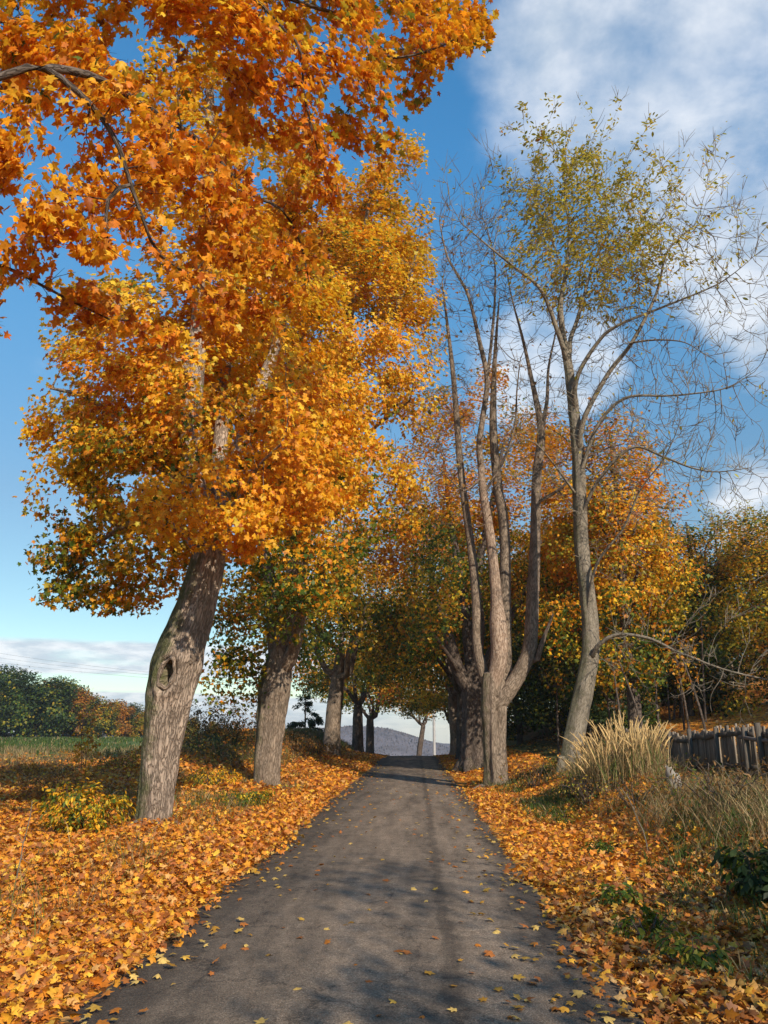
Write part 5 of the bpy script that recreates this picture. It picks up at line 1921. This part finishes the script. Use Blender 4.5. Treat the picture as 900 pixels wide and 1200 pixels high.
shrub('bramble', 'brown bramble tangle at the foot of the broken post', G(745, 950), .9, .55, [('brown', const(.6)), ('rust', const(.6)), ('green', const(.35))], 700, .05, 523, 14)
shrub('bramble', 'weedy bramble heap below the picket fence', G(850, 955), 1.0, .7, [('brown', const(.5)), ('green', const(.6)), ('olive', const(.5))], 900, .055, 524, 16)
shrub('bramble', 'low rusty bramble between the snag trunk and the reeds', G(625, 925), .9, .75, [('brown', const(.8)), ('rust', const(.4)), ('green', const(.2))], 600, .06, 525, 14)
shrub('green_weed', 'bright green nettle patch among the bank leaves', G(660, 905), .5, .5, [('green', const(.9)), ('olive', const(.4))], 500, .06, 526, 9, cat='plant')
for i, (u, v_) in enumerate(((665, 965), (705, 1005), (725, 1065), (760, 1105), (812, 1140))):
    shrub('ground_weed', ['green weed tuft beside the leafy road edge near the brambles', 'green weed among orange leaves half way down the bank', 'broad leaved green weed in the leaf litter', 'dark green low weed in brown leaves', 'green weed near the lower picture corner'][i],
          G(u, v_), .26, .22, [('green', const(1)), ('olive', const(.2))], 260, .065, 530 + i, 5, cat='weed', group='green weeds in the leaf litter', step=.06, spread=.03)


def stalk(name, label, u, v_, h, ln, seed):
    g = G(u, v_)
    rg = np.random.default_rng(seed)
    root = empty(name, g)
    tag(root, label, 'stalk')
    mb = MB()
    t = np.linspace(0, 1, 7)[:, None]
    p = np.concatenate([np.array(ln)[None] * t ** 1.5 + .02 * rg.normal(size=(7, 2)) * t, h * t], 1)
    p[0, 2] = -.05
    mb.tube(p, np.linspace(.009, .004, 7), 6, col=(.30, .25, .2))
    mb.build('stem', M_BARK3, root, True)
    for k in range(4):
        i = rg.integers(2, 6)
        e = p[i] + rg.normal(size=3) * .06 + (0, 0, .1)
        mb = MB()
        mb.tube(np.array([p[i], (p[i] + e) / 2 + (0, 0, -.01), e]), np.array((.004, .003, .002)), 4, col=(.3, .25, .2))
        mb.build('side_shoot', M_BARK3, root)


stalk('dead_stalk', 'single pale dead stalk standing in the leaf carpet at the picture edge', 18, 1040, .85, (.10, 0), 1)
stalk('dead_stalk', 'thin dead stalk slanting over the leafy bank beneath the fence', 760, 1000, .75, (-.25, .1), 2)
stalk('dead_stalk', 'bent pale stalk at the fence end in the weeds', 880, 950, .6, (-.35, .1), 3)

# small dark spruce beyond the bank
rng = np.random.default_rng(61)
sp_b = on(P(357, 870, 70)[0], 70)
tr = np.array([sp_b + (0, 0, -.2), sp_b + (0, 0, 2), sp_b + (0, 0, 4.8)])
polys = [(tr, [.09, .07, .02])]
att = []
for h in np.linspace(1.4, 4.6, 9):
    rr = 1.75 * (1 - (h - 1.2) / 4.2)
    for a in rng.uniform(0, 6.28, 6):
        att.append(sp_b + (math.cos(a) * rr, math.sin(a) * rr, h - .12 * rr))
tree('spruce', 'small dark spruce on the bank between the forked maple and the far avenue', 'tree', sp_b, polys, np.array(att), 2600, .26, LEAF_OVAL, zone_colour([('dark_green', const(1))], 3), step=.3, kill=.3, infl=3, tip=.01,
     bark=M_BARKD, seed=62, trunk_sides=8, spread=.14, leaf_r=.03, up=-.02, split_limbs=False)

# tree that shades the road: stands outside the view behind the viewer
shade = kind_tree('shade_tree', 'broad maple standing behind the viewer whose shade falls across the near road', 3.2,
                  ring_lobes([(5.6, 2.4, 1.7, 5), (7.4, 2.2, 1.7, 5), (9, .8, 1.6, 2)], 31), [('gold_orange', const(1)), ('olive', const(.3))], 341, 2600, .15, .4, None, dens=.6)
shade.location = tuple(on(8.6, -4.2))

# ------------------------------------------------------------------ fallen leaves
LIT = [(.76, .275, .022), (.82, .34, .028), (.66, .205, .02), (.84, .42, .035), (.44, .13, .025), (.70, .36, .10), (.78, .30, .03), (.84, .48, .05), (.70, .25, .04), (.32, .11, .03), (.56, .20, .05)]
LITR = [(.60, .20, .024), (.68, .28, .035), (.46, .15, .028), (.70, .36, .08), (.33, .12, .03), (.64, .38, .14), (.24, .095, .03), (.76, .40, .04)]


def fallen(name, x, y, rng, pal, size, tilt, zoff, tmpl, lift=0.0):
    n = len(x)
    z = gz(x, y)
    nr = unit(np.stack([rng.normal(size=n) * tilt, rng.normal(size=n) * tilt, np.ones(n)], 1))
    a = rng.uniform(0, 6.283, n)
    tp = np.stack([np.cos(a), np.sin(a), 0 * a], 1)
    pal = np.array(pal)
    c = pal[rng.integers(0, len(pal), n)] * rng.uniform(.72, 1.15, (n, 1))
    sz = size * rng.uniform(.55, 1.25, n)
    pos = np.stack([x, y, z + zoff + rng.random(n) * lift + sz * .12 * tilt], 1)
    return tag(leaf_mesh(name, pos, nr, tp, sz, c, tmpl, M_FALLEN, None, rng), kind='stuff')


rng = np.random.default_rng(71)


def edge_l(x, y):
    s = x - road_cx(y) + HALF_W
    e = .10 * nz2(x, y, 2.2, 71) + .12 * nz2(x, y, .6, 72)
    return 1 - sstep(s + e, -.45, .25) ** .9


def edge_r(x, y):
    s = HALF_W - (x - road_cx(y))
    e = .10 * nz2(x, y, 2.2, 73) + .12 * nz2(x, y, .6, 74)
    return 1 - sstep(s + e, -.35, .28)


x, y = scatter(56000, -7, -1.4, 2.2, 10, rng, lambda x, y: edge_l(x, y) * np.clip(.8 + .7 * nz2(x, y, 1.1, 77) + .4 * sstep(x, -3.4, -2.4), 0, 1))
fallen('fallen_leaves', x, y, rng, LIT, .064, .75, .012, LEAF_MID, .05)
x, y = scatter(90000, -13, -1.5, 9, 21, rng, lambda x, y: edge_l(x, y) * np.clip(.75 + .8 * nz2(x, y, .9, 78) + .4 * sstep(x, -3.6, -2.6) + .25, 0, 1) * (x > -.6 * y - 2))
fallen('fallen_leaves', x, y, rng, LIT, .074, .75, .012, LEAF_MID, .12)
x, y = scatter(75000, -26, -1.6, 20, 46, rng, lambda x, y: edge_l(x, y) * (x > -.6 * y - 3) * np.clip(litter_weight(x, y) + .25, 0, 1))
fallen('fallen_leaves', x, y, rng, LIT, .125, .6, .012, LEAF_FAR, .18)
x, y = scatter(40000, 1.0, 5.5, 2.2, 10, rng, lambda x, y: edge_r(x, y) * np.clip(1.1 - .5 * sstep(x, 2.0, 4) - .3 * (nz2(x, y, .9, 61) > .25) * sstep(x, 1.7, 2.4), 0, 1))
fallen('fallen_leaves', x, y, rng, LITR, .066, .75, .012, LEAF_MID, .05)
x, y = scatter(32000, 1.0, 6.5, 9, 24, rng, lambda x, y: edge_r(x, y) * np.clip(1.05 - .75 * sstep(x, 2.2, 3.6), 0, 1))
fallen('fallen_leaves', x, y, rng, LIT, .08, .7, .012, LEAF_FAR, .08)
x, y = scatter(26000, -5, 4.5, 24, 64, rng, lambda x, y: np.maximum(edge_r(x, y) * (x > 0), edge_l(x, y) * (x < 0)))
fallen('fallen_leaves', x, y, rng, LIT, .12, .45, .012, LEAF_FAR, .05)
x, y = scatter(4500, 5, 22, 17, 48, rng)
fallen('wood_floor_leaves', x, y, rng, LITR[2:], .14, .5, .012, LEAF_FAR, .05)
# loose leaves on the asphalt, thicker towards the edges
x, y = scatter(9000, -2.0, 1.25, 2.6, 40, rng, lambda x, y: np.clip(.035 + .9 * np.exp(-(HALF_W - np.abs(x + .39)) / .26) + .16 * (x > .45) * (1 - sstep(y, 8, 16)), 0, 1), .6)
fallen('road_leaves', x, y, rng, [(.62, .30, .035), (.66, .38, .06), (.5, .17, .02), (.42, .14, .03), (.70, .45, .12)], .068, .22, .054, LEAF_NEAR, .004)

# ------------------------------------------------------------------ thin autumn haze
def build_haze():
    m, nt, out = new_mat('thin_haze')
    v = nt.nodes.new('ShaderNodeVolumePrincipled')
    v.inputs['Color'].default_value = (.9, .93, .97, 1)
    v.inputs['Density'].default_value = 0.0003
    v.inputs['Anisotropy'].default_value = 0.2
    nt.links.new(v.outputs[0], out.inputs['Volume'])
    mb = MB()
    mb.box((0, 1200, -5), (1650, 1450, 40))
    tag(mb.build('haze', m), kind='stuff')


build_haze()
